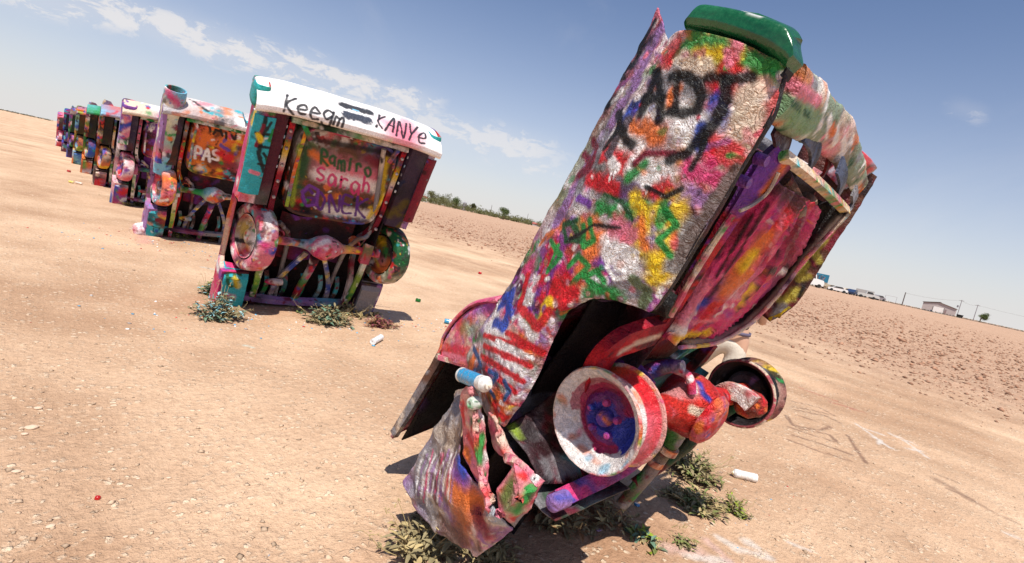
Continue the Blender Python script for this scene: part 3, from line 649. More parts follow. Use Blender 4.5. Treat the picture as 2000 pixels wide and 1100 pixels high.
# --- fuel tank pan under the boot
pr = [[(1488, 345), (1540, 370), (1592, 400)], [(1440, 410), (1510, 440), (1580, 468)], [(1395, 475), (1465, 505), (1540, 538)], [(1350, 540), (1415, 570), (1490, 602)], [(1312, 600), (1360, 625), (1425, 648)], [(1286, 652), (1305, 664), (1340, 674)]]
pc = np.array([[N.at(*p, 'v', v) for p, v in zip(r_, (.17, .085, .17))] for r_ in pr])
Gp = catmull(catmull(pc, 110).transpose(1, 0, 2), 70).transpose(1, 0, 2)
def pan_disp(V):
    Q = V*np.array([3.2, 1, .55]); return fbm(Q, 5, 4, 20)*.05+fbm(Q, 14, 3, 21)*.018+fbm(V, 60, 2, 22)*.002
pe = [N.st(P, 'v', .12, w, c, .7, .9) for P, w, c in [([(1500, 380), (1470, 440), (1430, 500)], .07, 'mag'), ([(1540, 400), (1520, 460)], .06, 'red'), ([(1430, 440), (1380, 520), (1330, 600)], .05, 'wine'), ([(1490, 470), (1450, 530), (1420, 570)], .05, 'orange'), ([(1470, 500), (1455, 520)], .03, 'yellow'),
      ([(1420, 500), (1380, 570)], .05, 'mag'), ([(1370, 560), (1330, 620)], .05, 'pink'), ([(1400, 600), (1360, 640)], .05, 'red'), ([(1350, 630), (1400, 625), (1430, 590)], .014, 'pink'), ([(1530, 420), (1500, 520), (1440, 600)], .010, 'pink'), ([(1470, 560), (1440, 600)], .018, 'yellow'), ([(1410, 480), (1400, 500)], .016, 'black'), ([(1500, 400), (1440, 500), (1380, 590)], .010, 'black'), ([(1545, 440), (1500, 530), (1440, 610)], .010, 'black'), ([(1470, 420), (1400, 540)], .008, 'black'), ([(1375, 590), (1365, 600)], .02, 'blue'),
      ([(1560, 440), (1540, 500)], .05, 'wine'), ([(1520, 360), (1570, 400)], .05, 'dk'), ([(1330, 660), (1380, 650)], .03, 'yellow'), ([(1310, 640), (1340, 650)], .02, 'white')]]
MB().grid(Gp).build('fuel_tank_pan', M_PAINT, near, solid=.01, disp=pan_disp, paint=make_paint('mag', 240, ('mag', 'red', 'red', 'pink', 'orange', 'wine', 'white', 'black', 'mag', 'purple'), 23, .7, 18, extra=pe), angle=70)['label'] = 'crumpled pan sprayed in pink red and orange streaks'
# left flange of the pan (pale line) and frame rail
m = MB(); m.tube(N.pts([(1432, 418), (1390, 480), (1350, 545), (1310, 618)], 'v', .09), .012, 8, n=40); m.build('pan_flange', M_PAINT, near, maxlen=.03, paint=make_paint('cream', 20, ('white', 'cream', 'green', 'mag'), 24, .6, 3), disp=crumple(.004, 20))
m = MB(); m.strap(N.pts([(1528, 306), (1495, 340), (1452, 392), (1395, 480), (1345, 560), (1300, 628)], 'v', .14)+np.array([-.01, .0, 0]), [.12, .13, .07, .05, .05, .05], .03, (.8, -.3, 0), 50)
m.build('frame_rail', M_PAINT, near, maxlen=.02, disp=crumple(.004, 12, 25), paint=make_paint('wine', 40, ('wine', 'dk', 'purple', 'red', 'black'), 25, .8, 6, extra=[N.st([(1520, 315), (1480, 355), (1450, 395)], 'v', .12, .055, 'purple', .5), N.st([(1535, 318), (1500, 365), (1465, 410)], 'v', .12, .018, 'orange', .6)]))
for px, py in ((1487, 312), (1453, 355)):
    MB().lathe([(-.02, .0), (-.02, .018), (0, .02), (.02, .02)], N.at(px, py, 'v', .09), (0, 1, -.2), 12).build('rail_bolt', M_PAINT, near, paint=make_paint('purple', 4, ('purple', 'lilac'), 5))
m = MB(); m.strap(N.pts([(1312, 612), (1292, 640), (1250, 655), (1205, 672), (1172, 705), (1150, 760)], 'v', .15), [.10, .12, .14, .13, .12, .10], .05, (.7, 0, -.7), 40)
m.build('axle_kick_up_rail', M_PAINT, near, maxlen=.02, disp=crumple(.006, 9, 27), paint=make_paint('wine', 40, ('wine', 'wine', 'dk', 'red'), 26, .8, 6, extra=[N.st([(1215, 690), (1235, 690)], 'v', .15, .03, 'red', .6), N.st([(1290, 655), (1240, 672), (1210, 690)], 'v', .15, .015, 'cream', .6)]))
MB().lathe([(-.05, 0), (-.05, .03), (-.04, .05), (0, .055), (.05, .06)], N.at(1297, 592, 'v', .16), (0, 1, -.3), 20).build('body_mount', M_PAINT, near, paint=make_paint('black', 8, ('black', 'dgreen', 'dk'), 5))
# tail crossmember and right rim of the spare wheel well
m = MB(); m.strap(N.pts([(1530, 304), (1570, 335), (1610, 370), (1652, 412)], 'v', .12), .035, .035, (0, 1, -1), 60)
m.build('tail_crossmember', M_PAINT, near, maxlen=.02, paint=make_paint('cream', 60, ('cream', 'orange', 'teal', 'pink', 'yellow', 'green', 'grey'), 28, .6, 6))
rid = N.pts([(1655, 416), (1602, 472), (1565, 513), (1535, 553), (1503, 592), (1460, 634), (1400, 668), (1326, 677)], 'v', .10)
pe_ = catmull(pc[:, 2], 8)
G = []
for k in range(8):
    a, b = pe_[k], rid[k]; G.append([a, a+(b-a)*.15+np.array([0, .12, 0]), a+(b-a)*.45+np.array([0, .13, 0]), a+(b-a)*.8+np.array([0, .05, 0]), b, b+np.array([.03, .03, 0]), b+np.array([.04, .12, 0])])
G = catmull(catmull(np.array(G), 70).transpose(1, 0, 2), 40).transpose(1, 0, 2)
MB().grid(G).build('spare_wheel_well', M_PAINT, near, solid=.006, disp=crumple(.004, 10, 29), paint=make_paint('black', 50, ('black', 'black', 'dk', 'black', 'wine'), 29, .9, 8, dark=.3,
    extra=[N.st([(1640, 430), (1600, 475), (1560, 520), (1530, 555), (1500, 590), (1455, 632), (1400, 664), (1340, 672)], 'v', .10, .016, 'cream', .8, .85), N.st([(1560, 545), (1500, 610)], 'v', .12, .03, 'lilac', .9, .6), N.st([(1600, 500), (1570, 540)], 'v', .12, .03, 'teal', .9, .4), N.st([(1440, 645), (1400, 655)], 'v', .14, .02, 'pink', .9, .4)]))
m = MB(); m.tube(rid+np.array([0, -.006, 0]), .010, 8, n=70); m.build('well_rim', M_PAINT, near, maxlen=.02, paint=make_paint('cream', 50, ('cream', 'pink', 'yellow', 'teal', 'lilac', 'black'), 30, .7, 5), disp=crumple(.003, 20))
# right rear quarter seen from inside
out = N.pts([(1712, 345), (1688, 388), (1655, 440), (1622, 492), (1595, 537), (1565, 580), (1530, 615), (1503, 628)], 't', .98)
mid_ = N.pts([(1700, 335), (1672, 385), (1632, 440), (1600, 487), (1570, 528), (1540, 570), (1515, 602), (1494, 613)], 't', .93)+np.array([0, .02, 0])
inn = mid_+np.array([-.02, .18, 0])
G = catmull(catmull(np.array([inn, mid_, (mid_+out)/2+np.array([0, -.01, 0]), out, out+np.array([.015, .10, 0]), out+np.array([0, .45, 0])]), 30).transpose(1, 0, 2), 90).transpose(1, 0, 2)
MB().grid(G).build('rear_quarter_panel', M_PAINT, near, solid=.006, disp=crumple(.010, 9, 31, .003), paint=make_paint('wine', 90, ('wine', 'brown', 'dk', 'black', 'brown'), 31, .8, 10,
    extra=[N.st(P, 't', .95, w, c, .5) for P, w, c in [([(1610, 470), (1590, 490), (1600, 510)], .02, (.40, .33, .05)), ([(1575, 515), (1560, 545), (1580, 540)], .02, (.40, .33, .05)), ([(1555, 570), (1530, 590)], .03, (.45, .38, .05)), ([(1640, 430), (1620, 460)], .014, (.3, .22, .05)), ([(1530, 600), (1515, 615)], .03, 'grey'), ([(1570, 560), (1560, 580)], .012, 'black')]]))['label'] = 'far side rear quarter in maroon with yellow patches'
# torn lip at its lower end
m = MB(); P = N.pts([(1492, 608), (1503, 628), (1510, 618), (1522, 622), (1528, 612), (1545, 600), (1530, 592), (1505, 598)], 't', .96); m.poly(P); m.build('torn_edge', M_PAINT, near, solid=.012, paint=make_paint('yellow', 20, ('yellow', 'brown', 'black'), 5, .5, 4), weld=False)
# --- tail cap
def ring(P, t_, w_=.36):   # closed loop (rounded box) through an image line on the outer side
    L_ = N.pts(P, 't', t_); return L_
low = N.pts([(1337, 52), (1345, 48), (1395, 58), (1440, 72), (1490, 92), (1525, 115), (1536, 126)], 't', -.97)
mdl = N.pts([(1340, 38), (1352, 28), (1405, 33), (1450, 46), (1500, 66), (1536, 88), (1549, 106)], 't', -.985)
top = N.pts([(1360, 18), (1374, 9), (1420, 15), (1462, 25), (1506, 38), (1535, 52), (1548, 72)], 't', -.97)
tp2 = top+np.array([.05, 0, .012])
bk = lambda L_, d: np.array([p+np.array([d, 0, 0]) for p in L_])
def loop(L_, d): 
    L_ = catmull(L_, 40); c = L_.mean(0); B = L_[::-1]+np.array([d, 0, 0]); return np.concatenate([L_, linres(np.array([L_[-1], B[0]]), 12)[1:-1], B, linres(np.array([B[-1], L_[0]]), 12)[1:-1]])
ls = [loop(low+np.array([.012, 0, -.004]), .055), loop(low, .07), loop(low*.5+mdl*.5+np.array([-.008, 0, 0]), .085), loop(mdl, .085), loop(mdl*.4+top*.6+np.array([-.006, 0, 0]), .08), loop(top, .07), loop(tp2, .01)]
ls.append(np.repeat(ls[-1].mean(0, keepdims=True)+np.array([[0, 0, .02]]), len(ls[-1]), 0)); ls.insert(0, np.repeat(ls[0].mean(0, keepdims=True), len(ls[0]), 0))
G = np.array(ls); G = np.concatenate([G[:1], catmull(G[1:-1], 26), G[-1:]])
MB().grid(G, cv=True).build('tail_end_cap', M_SMOOTH, near, maxlen=.03, disp=crumple(.0015, 10, 33), paint=make_paint((.004, .085, .028), 16, ((.004, .09, .03), (.01, .12, .045), (.003, .06, .022)), 34, .8, 8, extra=[N.st([(1452, 22), (1485, 32)], 't', -.97, .008, 'white', .9, .8)]), angle=60)['label'] = 'glossy dark green rounded tail end'
lo2 = [loop(low+np.array([.02, 0, -.03]), .05), loop(low+np.array([.02, 0, .01]), .05)]
MB().grid(np.array(lo2), cv=True).build('tail_seam', flat_mat('black_gap', (.006, .006, .006), .6), near)
# --- rear bumper
bp = [N.at(*p, 't', t) for p, t in [((1532, 182), -.86), ((1565, 208), -.6), ((1600, 235), -.3), ((1632, 264), 0.0), ((1655, 298), .3), ((1668, 335), .58), ((1682, 368), .84)]]
bp = np.array(bp); Bp = catmull(bp, 90); rr_ = linres(np.array([.105, .10, .098, .098, .085, .075, .06])[:, None], 90)[:, 0]
bx = [N.st(P, 't', t, w, c, .45, .93) for P, t, w, c in [([(1575, 190), (1572, 215), (1562, 240)], -.45, .014, 'white'), ([(1592, 205), (1588, 235), (1580, 250)], -.35, .014, 'white'), ([(1605, 225), (1602, 250)], -.2, .014, 'white'), ([(1620, 230), (1618, 265)], -.1, .016, 'white'), ([(1635, 250), (1632, 280)], 0, .016, 'white'),
     ([(1648, 270), (1650, 300)], .2, .014, 'white'), ([(1596, 218), (1600, 228)], -.3, .02, 'orange'), ([(1625, 248), (1628, 262)], -.05, .02, 'orange'), ([(1530, 160), (1560, 200)], -.75, .03, 'pink'), ([(1545, 205), (1590, 245)], -.6, .05, (.16, .33, .16)), ([(1545, 165), (1600, 200)], -.6, .02, 'pink')]]
bx += N.txt('ESTI RGL', (1548, 196), (4.6, 3.4), (-1.5, 12), 't', -.68, .0032, 'dgreen', .3)
MB().tube(Bp, rr_*.90, 30, flat=.36, up=(0, 1, 0)).build('rear_bumper', M_PAINT, near, maxlen=.012, disp=crumple(.018, 5, 35, .003), paint=make_paint((.24, .30, .20), 110, ('white', 'grey', 'orange', 'grey', 'white', 'dgreen', 'cream', 'brown', 'pink'), 36, .6, 9, extra=bx), angle=60)['label'] = 'dented bumper streaked white pink and green'
m = MB(); c0 = N.at(1694, 332, 't', .93); m.lathe([(-.14, 0), (-.14, .06), (-.12, .075), (.03, .085), (.055, .08), (.06, .065), (.05, .055), (.02, .05), (.02, 0)], c0+np.array([0, .06, .0]), (0.12, -.25, .9), 26, .8); m.build('bumper_end', M_SMOOTH, near, paint=make_paint('grey', 40, ('white', 'red', 'red', 'sky', 'grey', 'brown'), 37, .7, 6))
for k, (P, w, c) in enumerate([([(1574, 254), (1590, 282), (1590, 312), (1572, 338)], .085, (.07, .09, .16)), ([(1640, 322), (1646, 352), (1634, 384), (1612, 398)], .08, (.08, .10, .17)), ([(1524, 232), (1530, 275), (1520, 312), (1500, 336)], .12, (.10, .02, .04)), ([(1668, 372), (1668, 392), (1655, 405), (1640, 408)], .06, (.15, .14, .15)), ([(1604, 275), (1620, 300), (1612, 335), (1590, 355)], .05, (.35, .02, .02))]):
    m = MB(); m.strap(N.pts(P, 'v', .17+(.08 if k == 4 else 0)), w, .012, (1, .2, .3), 30); m.build('bumper_bracket', M_PAINT, near, maxlen=.02, paint=make_paint(c, 10, (c, 'grey', 'dk', 'black'), 38+k, .6, 4))
# wiring stub and boot rear wall
m = MB(); m.grid(np.array([[(t, v, 1.13) for v in (.22, .35, .46)] for t in np.linspace(-.5, .5, 10)])); m.build('tail_panel', M_PAINT, near, maxlen=.04, solid=.01, disp=crumple(.01, 8, 39), paint=make_paint('brown', 50, DARKS+('brown', 'lilac'), 40, .8, 6, dark=.2))
m = MB(); m.tube(N.pts([(1520, 338), (1500, 375), (1470, 400), (1445, 412)], 'v', .10), .007, 6, n=24); m.build('tail_pipe', M_PAINT, near, paint=make_paint('grey', 5, ('grey', 'cream'), 3))
m = MB(); m.tube([(-.25, .2, 1.08), (0, .16, 1.0), (.15, .2, .96), (.25, .22, 1.05)], .045, 12, n=24); m.build('silencer', M_PAINT, near, maxlen=.03, paint=make_paint('brown', 20, ('brown', 'dk', 'cream', 'wine'), 41, .6, 5))

# --- greenhouse: roof and rear pillar
rf = np.array([N.at(*p, 't', t) for p, t in [((972, 590), -.86), ((925, 600), -.80), ((890, 628), -.78), ((868, 662), -.76), ((858, 694), -.76), ((812, 772), -.76), ((770, 848), -.76), ((766, 854), -.76)]])
G = catmull(rf, 70); G = np.array([[p, p*np.array([.93, 1, 1])+np.array([0, .03, 0]), p*np.array([.5, 1, 1])+np.array([0, .08, .0]), p*np.array([-.5, 1, 1])+np.array([0, .08, 0]), p*np.array([-1, 1, 1])] for p in G])
MB().grid(catmull(G.transpose(1, 0, 2), 24).transpose(1, 0, 2)).build('roof', M_PAINT, near, maxlen=.04, solid=.012, disp=crumple(.008, 6, 42), paint=make_paint('pink', 80, ('pink', 'mag', 'red', 'lilac', 'orange', 'white'), 43, .9, 10))
pil = [[(972, 588), (950, 592), (925, 599)], [(962, 612), (930, 612), (895, 625)], [(948, 640), (915, 642), (877, 650)], [(938, 665), (905, 668), (866, 672)], [(932, 690), (900, 690), (860, 693)], [(935, 722), (900, 712), (858, 700)]]
G = catmull(np.array([[N.at(*p, 't', t) for p, t in zip(r_, (-.84, -.83, -.775))] for r_ in pil]), 60); G = catmull(G.transpose(1, 0, 2), 40).transpose(1, 0, 2)
MB().grid(G).build('rear_pillar', M_PAINT, near, solid=.02, disp=crumple(.006, 9, 44, .0025), paint=make_paint('pink', 120, ('pink', 'mag', 'lilac', 'pink', 'red', 'cream'), 45, .7, 14, extra=[N.st([(905, 640), (940, 650)], 't', -.8, .04, 'green', .9, .5), N.st([(870, 680), (930, 690)], 't', -.8, .03, 'red', .8, .7), N.st([(960, 600), (930, 605)], 't', -.8, .03, 'purple', .8, .7), N.st([(865, 690), (935, 710)], 't', -.8, .012, 'pink', .5)]))['label'] = 'pink mottled pillar'
m = MB(); m.strap(N.pts([(862, 696), (815, 776), (770, 848)], 't', -.775), .05, .03, (0, .6, -.3), 40); m.build('window_frame', M_PAINT, near, maxlen=.02, paint=make_paint('brown', 40, ('brown', 'grey', 'dk', 'cream'), 46, .5, 6), disp=crumple(.003, 14))
m = MB(); m.strap(N.pts([(858, 698), (900, 710), (942, 726)], 't', -.79), .025, .02, (0, .3, 1), 20); m.build('window_frame', M_PAINT, near, maxlen=.02, paint=make_paint('pink', 10, ('pink', 'cream', 'mag'), 47, .5, 4))
m = MB(); m.grid(np.array([[p+np.array([.05, -.03, 0]), p*np.array([.5, 1, 1])+np.array([0, .03, .0]), p*np.array([-.9, 1, 1])+np.array([0, -.02, 0])] for p in catmull(rf, 30)])); m.build('cabin_shade_sheet', M_PAINT, near, maxlen=.06, solid=.005, paint=DP(59, .75, 30))  # dark sheet added below the roof, paints the cabin's shade
# cabin interior: far side lining
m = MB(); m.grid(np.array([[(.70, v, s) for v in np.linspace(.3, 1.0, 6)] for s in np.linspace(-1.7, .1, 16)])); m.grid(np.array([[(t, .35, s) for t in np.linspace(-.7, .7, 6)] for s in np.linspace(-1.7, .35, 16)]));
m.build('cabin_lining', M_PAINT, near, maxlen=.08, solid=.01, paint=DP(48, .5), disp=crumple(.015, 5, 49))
# --- crumpled front door
dv = dict(a=(903, 752, -.93), a2=(880, 768, -.93), b=(862, 800, -.95), b2=(835, 850, -.97), c=(805, 905, -.97), d=(784, 940, -.97), e=(792, 975, -.97), f=(812, 1005, -.98), g=(845, 1040, -.98), h=(895, 1072, -1.0), i=(940, 1068, -1.02),
          j=(1000, 1045, -1.0), k=(975, 1012, -1.08), l=(935, 965, -1.06), m_=(893, 905, -1.05), n=(888, 850, -1.04), o=(898, 800, -1.01), p=(860, 900, -1.0), q=(868, 975, -1.03), r=(910, 1010, -1.06), u=(930, 1090, -1.0), s=(862, 840, -.99), w=(830, 960, -1.0))
ks = list(dv); pts = [N.at(*dv[k][:2], 't', dv[k][2]) for k in ks]; ix = {k: i for i, k in enumerate(ks)}
fs = [('a', 'a2', 'o'), ('a2', 'b', 'o'), ('b', 's', 'o'), ('s', 'n', 'o'), ('b', 'b2', 's'), ('b2', 'p', 's'), ('s', 'p', 'n'), ('p', 'm_', 'n'), ('b2', 'c', 'p'), ('c', 'w', 'p'), ('c', 'd', 'w'), ('d', 'e', 'w'), ('e', 'f', 'w'), ('w', 'q', 'p'), ('p', 'q', 'm_'), ('q', 'l', 'm_'), ('w', 'f', 'q'), ('f', 'g', 'q'), ('q', 'r', 'l'), ('g', 'r', 'q'), ('g', 'h', 'r'), ('h', 'i', 'r'), ('r', 'i', 'k'), ('r', 'k', 'l'), ('i', 'j', 'k'), ('h', 'u', 'i'), ('u', 'j', 'i')]
dx_ = [N.st(P, 't', -1.0, w, c, .7, .9) for P, w, c in [([(880, 790), (850, 850), (830, 900)], .07, 'grey'), ([(850, 830), (880, 860)], .05, (.32, .25, .20)), ([(820, 900), (810, 960), (840, 1000)], .06, 'grey'), ([(905, 985), (900, 1030)], .08, (.45, .12, .03)), ([(880, 950), (940, 985)], .05, 'orange'), ([(900, 1050), (870, 1030)], .06, (.16, .08, .07)), ([(960, 990), (980, 1020)], .035, (.35, .40, .45)), ([(890, 920), (905, 935)], .04, 'purple'), ([(895, 900), (905, 925)], .025, 'blue'), ([(935, 1000), (950, 1040)], .04, 'wine')]]
for k in range(14): a_ = 812+k*5.2; dx_.append(N.st([(a_+18, 880+k % 3*8), (a_+6, 915+k % 4*5), (a_, 960+k % 5*7)], 't', -1.0, .006, ('white', 'lilac', 'white', 'mag')[k % 4], .6, .75))
mm = MB(); mm.tris(pts, [tuple(ix[q] for q in f) for f in fs])
door = mm.build('front_door', M_PAINT, near, maxlen=.011, solid=.008, disp=crease(.026, 5, 50, .003), paint=make_paint((.30, .25, .22), 200, ('grey', 'white', 'lilac', 'cream', 'brown', 'brown', 'pink'), 51, .7, 12, extra=dx_), angle=28); door['label'] = 'buckled door sheet in grey white and rust'
pk = [[(903, 752), (920, 756), (932, 765)], [(893, 775), (920, 778), (950, 800)], [(893, 810), (925, 815), (956, 840)], [(897, 850), (928, 860), (957, 880)], [(905, 895), (935, 905), (958, 920)], [(920, 930), (945, 945), (962, 962)], [(945, 965), (962, 985), (975, 1012)]]
G = catmull(np.array([[N.at(*p, 't', t) for p, t in zip(r_, (-1.03, -1.075, -.99))] for r_ in pk]), 80); G = catmull(G.transpose(1, 0, 2), 44).transpose(1, 0, 2)
px_ = [N.st(P, 't', -1.03, w, c, .6, .95) for P, w, c in [([(940, 855), (938, 895)], .026, 'green'), ([(918, 790), (925, 795)], .02, 'dgreen'), ([(922, 822), (935, 820)], .018, 'dgreen'), ([(905, 790), (902, 820)], .018, 'red'), ([(915, 850), (925, 875)], .02, 'red'), ([(905, 915), (912, 925)], .03, 'purple'), ([(925, 950), (915, 935)], .025, 'blue'), ([(948, 930), (958, 950)], .02, 'green'), ([(910, 880), (915, 900)], .02, 'orange'), ([(935, 805), (945, 815)], .015, 'white'), ([(950, 890), (955, 905)], .02, 'white')]]
MB().grid(G).build('door_edge', M_PAINT, near, solid=.012, disp=crease(.016, 8, 52, .002), paint=make_paint((.70, .20, .19), 60, ('pink', 'red', 'pink', 'cream'), 53, .6, 8, extra=px_), angle=60)
c0 = N.at(922, 788, 't', -1.07)
MB().lathe([(-.005, 0), (-.016, .012), (-.012, .022), (0, .027), (.03, .028)], c0, (1, 0, 0), 24).build('lock_button', M_SMOOTH, near, paint=make_paint('dgreen', 10, ('green', 'white', 'dgreen'), 54, .5, 3))
# lower sill and folded box end
rk = [[(950, 805), (968, 826), (985, 838)], [(955, 845), (975, 855), (998, 872)], [(965, 880), (985, 890), (1018, 898)], [(1000, 908), (1015, 905), (1040, 920)], [(1050, 952), (1056, 946), (1063, 940)]]
G = catmull(np.array([[N.at(*p, 't', t) for p, t in zip(r_, (-.97, -1.0, -.95))] for r_ in rk]), 60); G = catmull(G.transpose(1, 0, 2), 20).transpose(1, 0, 2)
MB().grid(G).build('sill', M_PAINT, near, solid=.015, disp=crease(.010, 9, 55, .002), paint=make_paint((.55, .12, .13), 50, ('pink', 'red', 'cream', 'mag'), 56, .6, 8, extra=[N.st([(1010, 880), (1030, 905)], 't', -.97, .012, 'cream', .6), N.st([(1045, 935), (1060, 945)], 't', -.97, .012, 'white', .5)]), angle=60)
bxp = [N.at(*p, 't', t) for p, t in [((1003, 903), -1.04), ((1062, 945), -.98), ((1040, 995), -.98), ((1005, 1035), -1.0), ((972, 1008), -1.08), ((966, 960), -1.07), ((1015, 975), -1.09)]]
MB().tris(bxp, [(0, 6, 5), (0, 1, 6), (1, 2, 6), (2, 3, 6), (3, 4, 6), (4, 5, 6)]).build('sill_end', M_PAINT, near, solid=.02, maxlen=.012, disp=crease(.010, 9, 57), paint=make_paint((.50, .16, .13), 50, ('pink', 'red', 'pink', 'cream'), 58, .6, 8, extra=[N.st([(1000, 945), (985, 975)], 't', -1.05, .035, (.10, .14, .03), .8), N.st([(1035, 960), (1010, 1000)], 't', -1.0, .03, 'green', .8), N.st([(1020, 1010), (1000, 1030)], 't', -1.0, .02, 'grey', .6)]), angle=25)

# --- rims
def rim(name, c, sgn, r, paintf, depth=.24, bowl=None, extra_lbl=None):
    prof = bowl or [(.10, .0), (.10, .045), (.085, .055), (.085, .10), (.10, .115), (.115, .13), (.10, .15), (.075, .165), (.045, .178), (.02, .192), (.008, .205), (-.002, .215), (-.006, .224), (.004, .230), (.014, .228), (.02, .212), (.045, .197), (.09, .188), (.14, .19), (.19, .20), (.205, .212), (.213, .228), (.222, .231), (.23, .224), (.235, .205), (.235, .12), (.21, 0)]
    P = [(x*sgn*.82, rr*r/.23) for x, rr in prof]
    m = MB().lathe(P, c, (1, 0, 0), 72)
    o = m.build(name, M_RIM, near, maxlen=.012, disp=crumple(.0025, 14, 60, .0008), paint=paintf, angle=40)
    if extra_lbl: o['label'] = extra_lbl
    return o
cL = N.at(1160, 822, 't', -.80)
def rimpaint(P):
    C = make_paint('red', 60, ('red', 'red', 'orange', 'pink'), 70, .6, 6)(P)
    d = np.hypot(P[:, 1]-cL[1], P[:, 2]-cL[2])*1.115; face = P[:, 0] < cL[0]+.10; wob = fbm(P, 18, 3, 71)*.02
    rr_ = d+wob
    C[face & (rr_ < .235)] = cc((.75, .70, .68)); mskw = face & (rr_ < .235)
    rng = np.random.RandomState(8); Q = P[mskw]; Cq = C[mskw]; wv = fbm(Q, 30, 3, 72)
    for k in range(60):
        c = Q[rng.randint(len(Q))]; spray(Cq, Q, [c, c+rng.normal(size=3)*.04], rng.uniform(.008, .02), ('white', 'pink', 'cream', 'orange', 'sky', 'white', 'green')[k % 7], .6, .7, wv)
    C[mskw] = Cq
    k = face & (rr_ < .150); C[k] = cc((.33, .015, .08)); k = face & (rr_ < .118); C[k] = cc((.16, .02, .16)); k = face & (rr_ < .085); C[k] = cc((.03, .03, .30))
    # upper left of the bowl still magenta, lower part white
    up = face & (d > .125) & (d < .178) & ((P[:, 1]-cL[1])*.6+(P[:, 2]-cL[2])*.8+wob*3 > .02); C[up] = C[up]*.25+cc((.42, .03, .09))*.75
    blue = face & (d > .05) & (d < .17) & (np.hypot(P[:, 1]-cL[1]+.12, P[:, 2]-cL[2]-.02)+wob*2 < .075); C[blue] = cc((.02, .04, .33))
    lip = (d > .218); C[lip] = C[lip]*.35+cc((.62, .42, .36))*.65; Q = P[lip]; Cq = C[lip]; wv = fbm(Q, 30, 3, 73)
    for k in range(70): c = Q[rng.randint(len(Q))]; spray(Cq, Q, [c, c+rng.normal(size=3)*.05], rng.uniform(.006, .016), ('mag', 'cream', 'yellow', 'pink', 'orange', 'grey', 'green', 'red')[k % 8], .6, .8, wv)
    C[lip] = Cq; return C
rim('wheel_rim', cL, 1, .208, rimpaint, extra_lbl='bare steel rim painted white with a magenta and blue hub')
for k in range(5):
    a = k*1.2566+.4; MB().lathe([(-.022, 0), (-.022, .009), (-.018, .014), (0, .015), (.02, .016)], cL+np.array([.066, .066*math.sin(a), .066*math.cos(a)]), (1, 0, 0), 10).build('wheel_nut', M_RIM, near, paint=make_paint((.02, .04, .30), 6, ('blue', 'purple', 'mag'), 74+k, .5, 2))
MB().lathe([(-.03, 0), (-.03, .02), (-.01, .034), (.02, .036)], cL+np.array([.07, 0, 0]), (1, 0, 0), 18).build('hub_cap', M_RIM, near, paint=make_paint('blue', 10, ('blue', 'purple', 'orange'), 80, .5, 3))
cR = N.at(1446, 768, 't', .66)
bowlR = [(.20, 0), (.20, .13), (.17, .165), (.10, .185), (.02, .192), (-.01, .205), (-.02, .222), (-.01, .236), (.01, .232), (.03, .216), (.06, .205), (.12, .20), (.18, .212), (.21, .232), (.225, .228), (.23, .20), (.235, 0)]
def rpaint(P):
    C = make_paint('black', 40, ('black', 'black', 'dk', 'grey'), 81, .6, 4, dark=.3)(P); d = np.hypot(P[:, 1]-cR[1], P[:, 2]-cR[2])*1.18; w = fbm(P, 25, 3, 82)
    k = (d > .218) & (P[:, 0] < cR[0]+.02); C[k] = cc((.40, .08, .10)); k = (d > .205) & (P[:, 0] > cR[0]+.02); C[k] = make_paint((.45, .28, .2), 60, ('cream', 'yellow', 'wine', 'black', 'green', 'brown', 'red'), 83, .6, 8)(P[k]) if k.any() else C[k]
    k = (d > .228) & (P[:, 0] < cR[0]+.01) & (w > .1); C[k] = cc('cream'); return C
rim('wheel_rim', cR, 1, .195, rpaint, bowl=bowlR, extra_lbl='far side rim seen from inside, black within and cream outside')
m = MB(); m.lathe([(.0, 0), (0, .10), (.02, .12), (.08, .125), (.12, .12)], cR+np.array([.06, 0, 0]), (1, 0, 0), 40); m.build('brake_drum', M_RIM, near, paint=make_paint('dk', 20, ('dk', 'lilac', 'black', 'grey'), 84, .6, 4, dark=.2))
m = MB(); m.lathe([(.19, 0), (.19, .13), (.20, .15), (.25, .155), (.27, .15), (.27, 0)], cL, (1, 0, 0), 40); m.build('brake_drum', M_RIM, near, maxlen=.03, paint=make_paint((.5, .03, .03), 30, ('red', 'wine', 'grey', 'orange'), 85, .6, 4), disp=crumple(.003, 12))
# --- rear axle
ax = MB(); A0 = cL+np.array([.28, 0, 0]); A1 = cR+np.array([.10, 0, 0])
aL, aR = cL+np.array([.2, 0, 0]), cR+np.array([.05, 0, 0]); cD = N.at(1345, 790, 't', .02)
path = np.array([aL, aL*.6+cD*.4, aL*.3+cD*.7, aL*.14+cD*.86, cD, cD*.86+aR*.14, cD*.7+aR*.3, cD*.4+aR*.6, aR])
ax.tube(path, [.06, .055, .075, .13, .165, .13, .075, .05, .055], 40, n=60)
axp = [N.st(P, 't', -.1, w, c, .5, .95) for P, w, c in [([(1320, 770), (1370, 800)], .12, (.60, .03, .02)), ([(1365, 748), (1372, 768), (1385, 780)], .016, 'blue'), ([(1310, 765), (1345, 760)], .05, (.62, .25, .25)), ([(1350, 800), (1375, 810)], .02, 'cream'), ([(1355, 750), (1358, 765)], .012, 'white')]]
ax.build('rear_axle', M_THICK, near, maxlen=.012, disp=crumple(.008, 9, 86, .0025), paint=make_paint((.58, .05, .04), 130, ('red', 'red', 'pink', 'orange', 'wine'), 87, .6, 8, extra=axp))['label'] = 'axle with red lumpy differential'
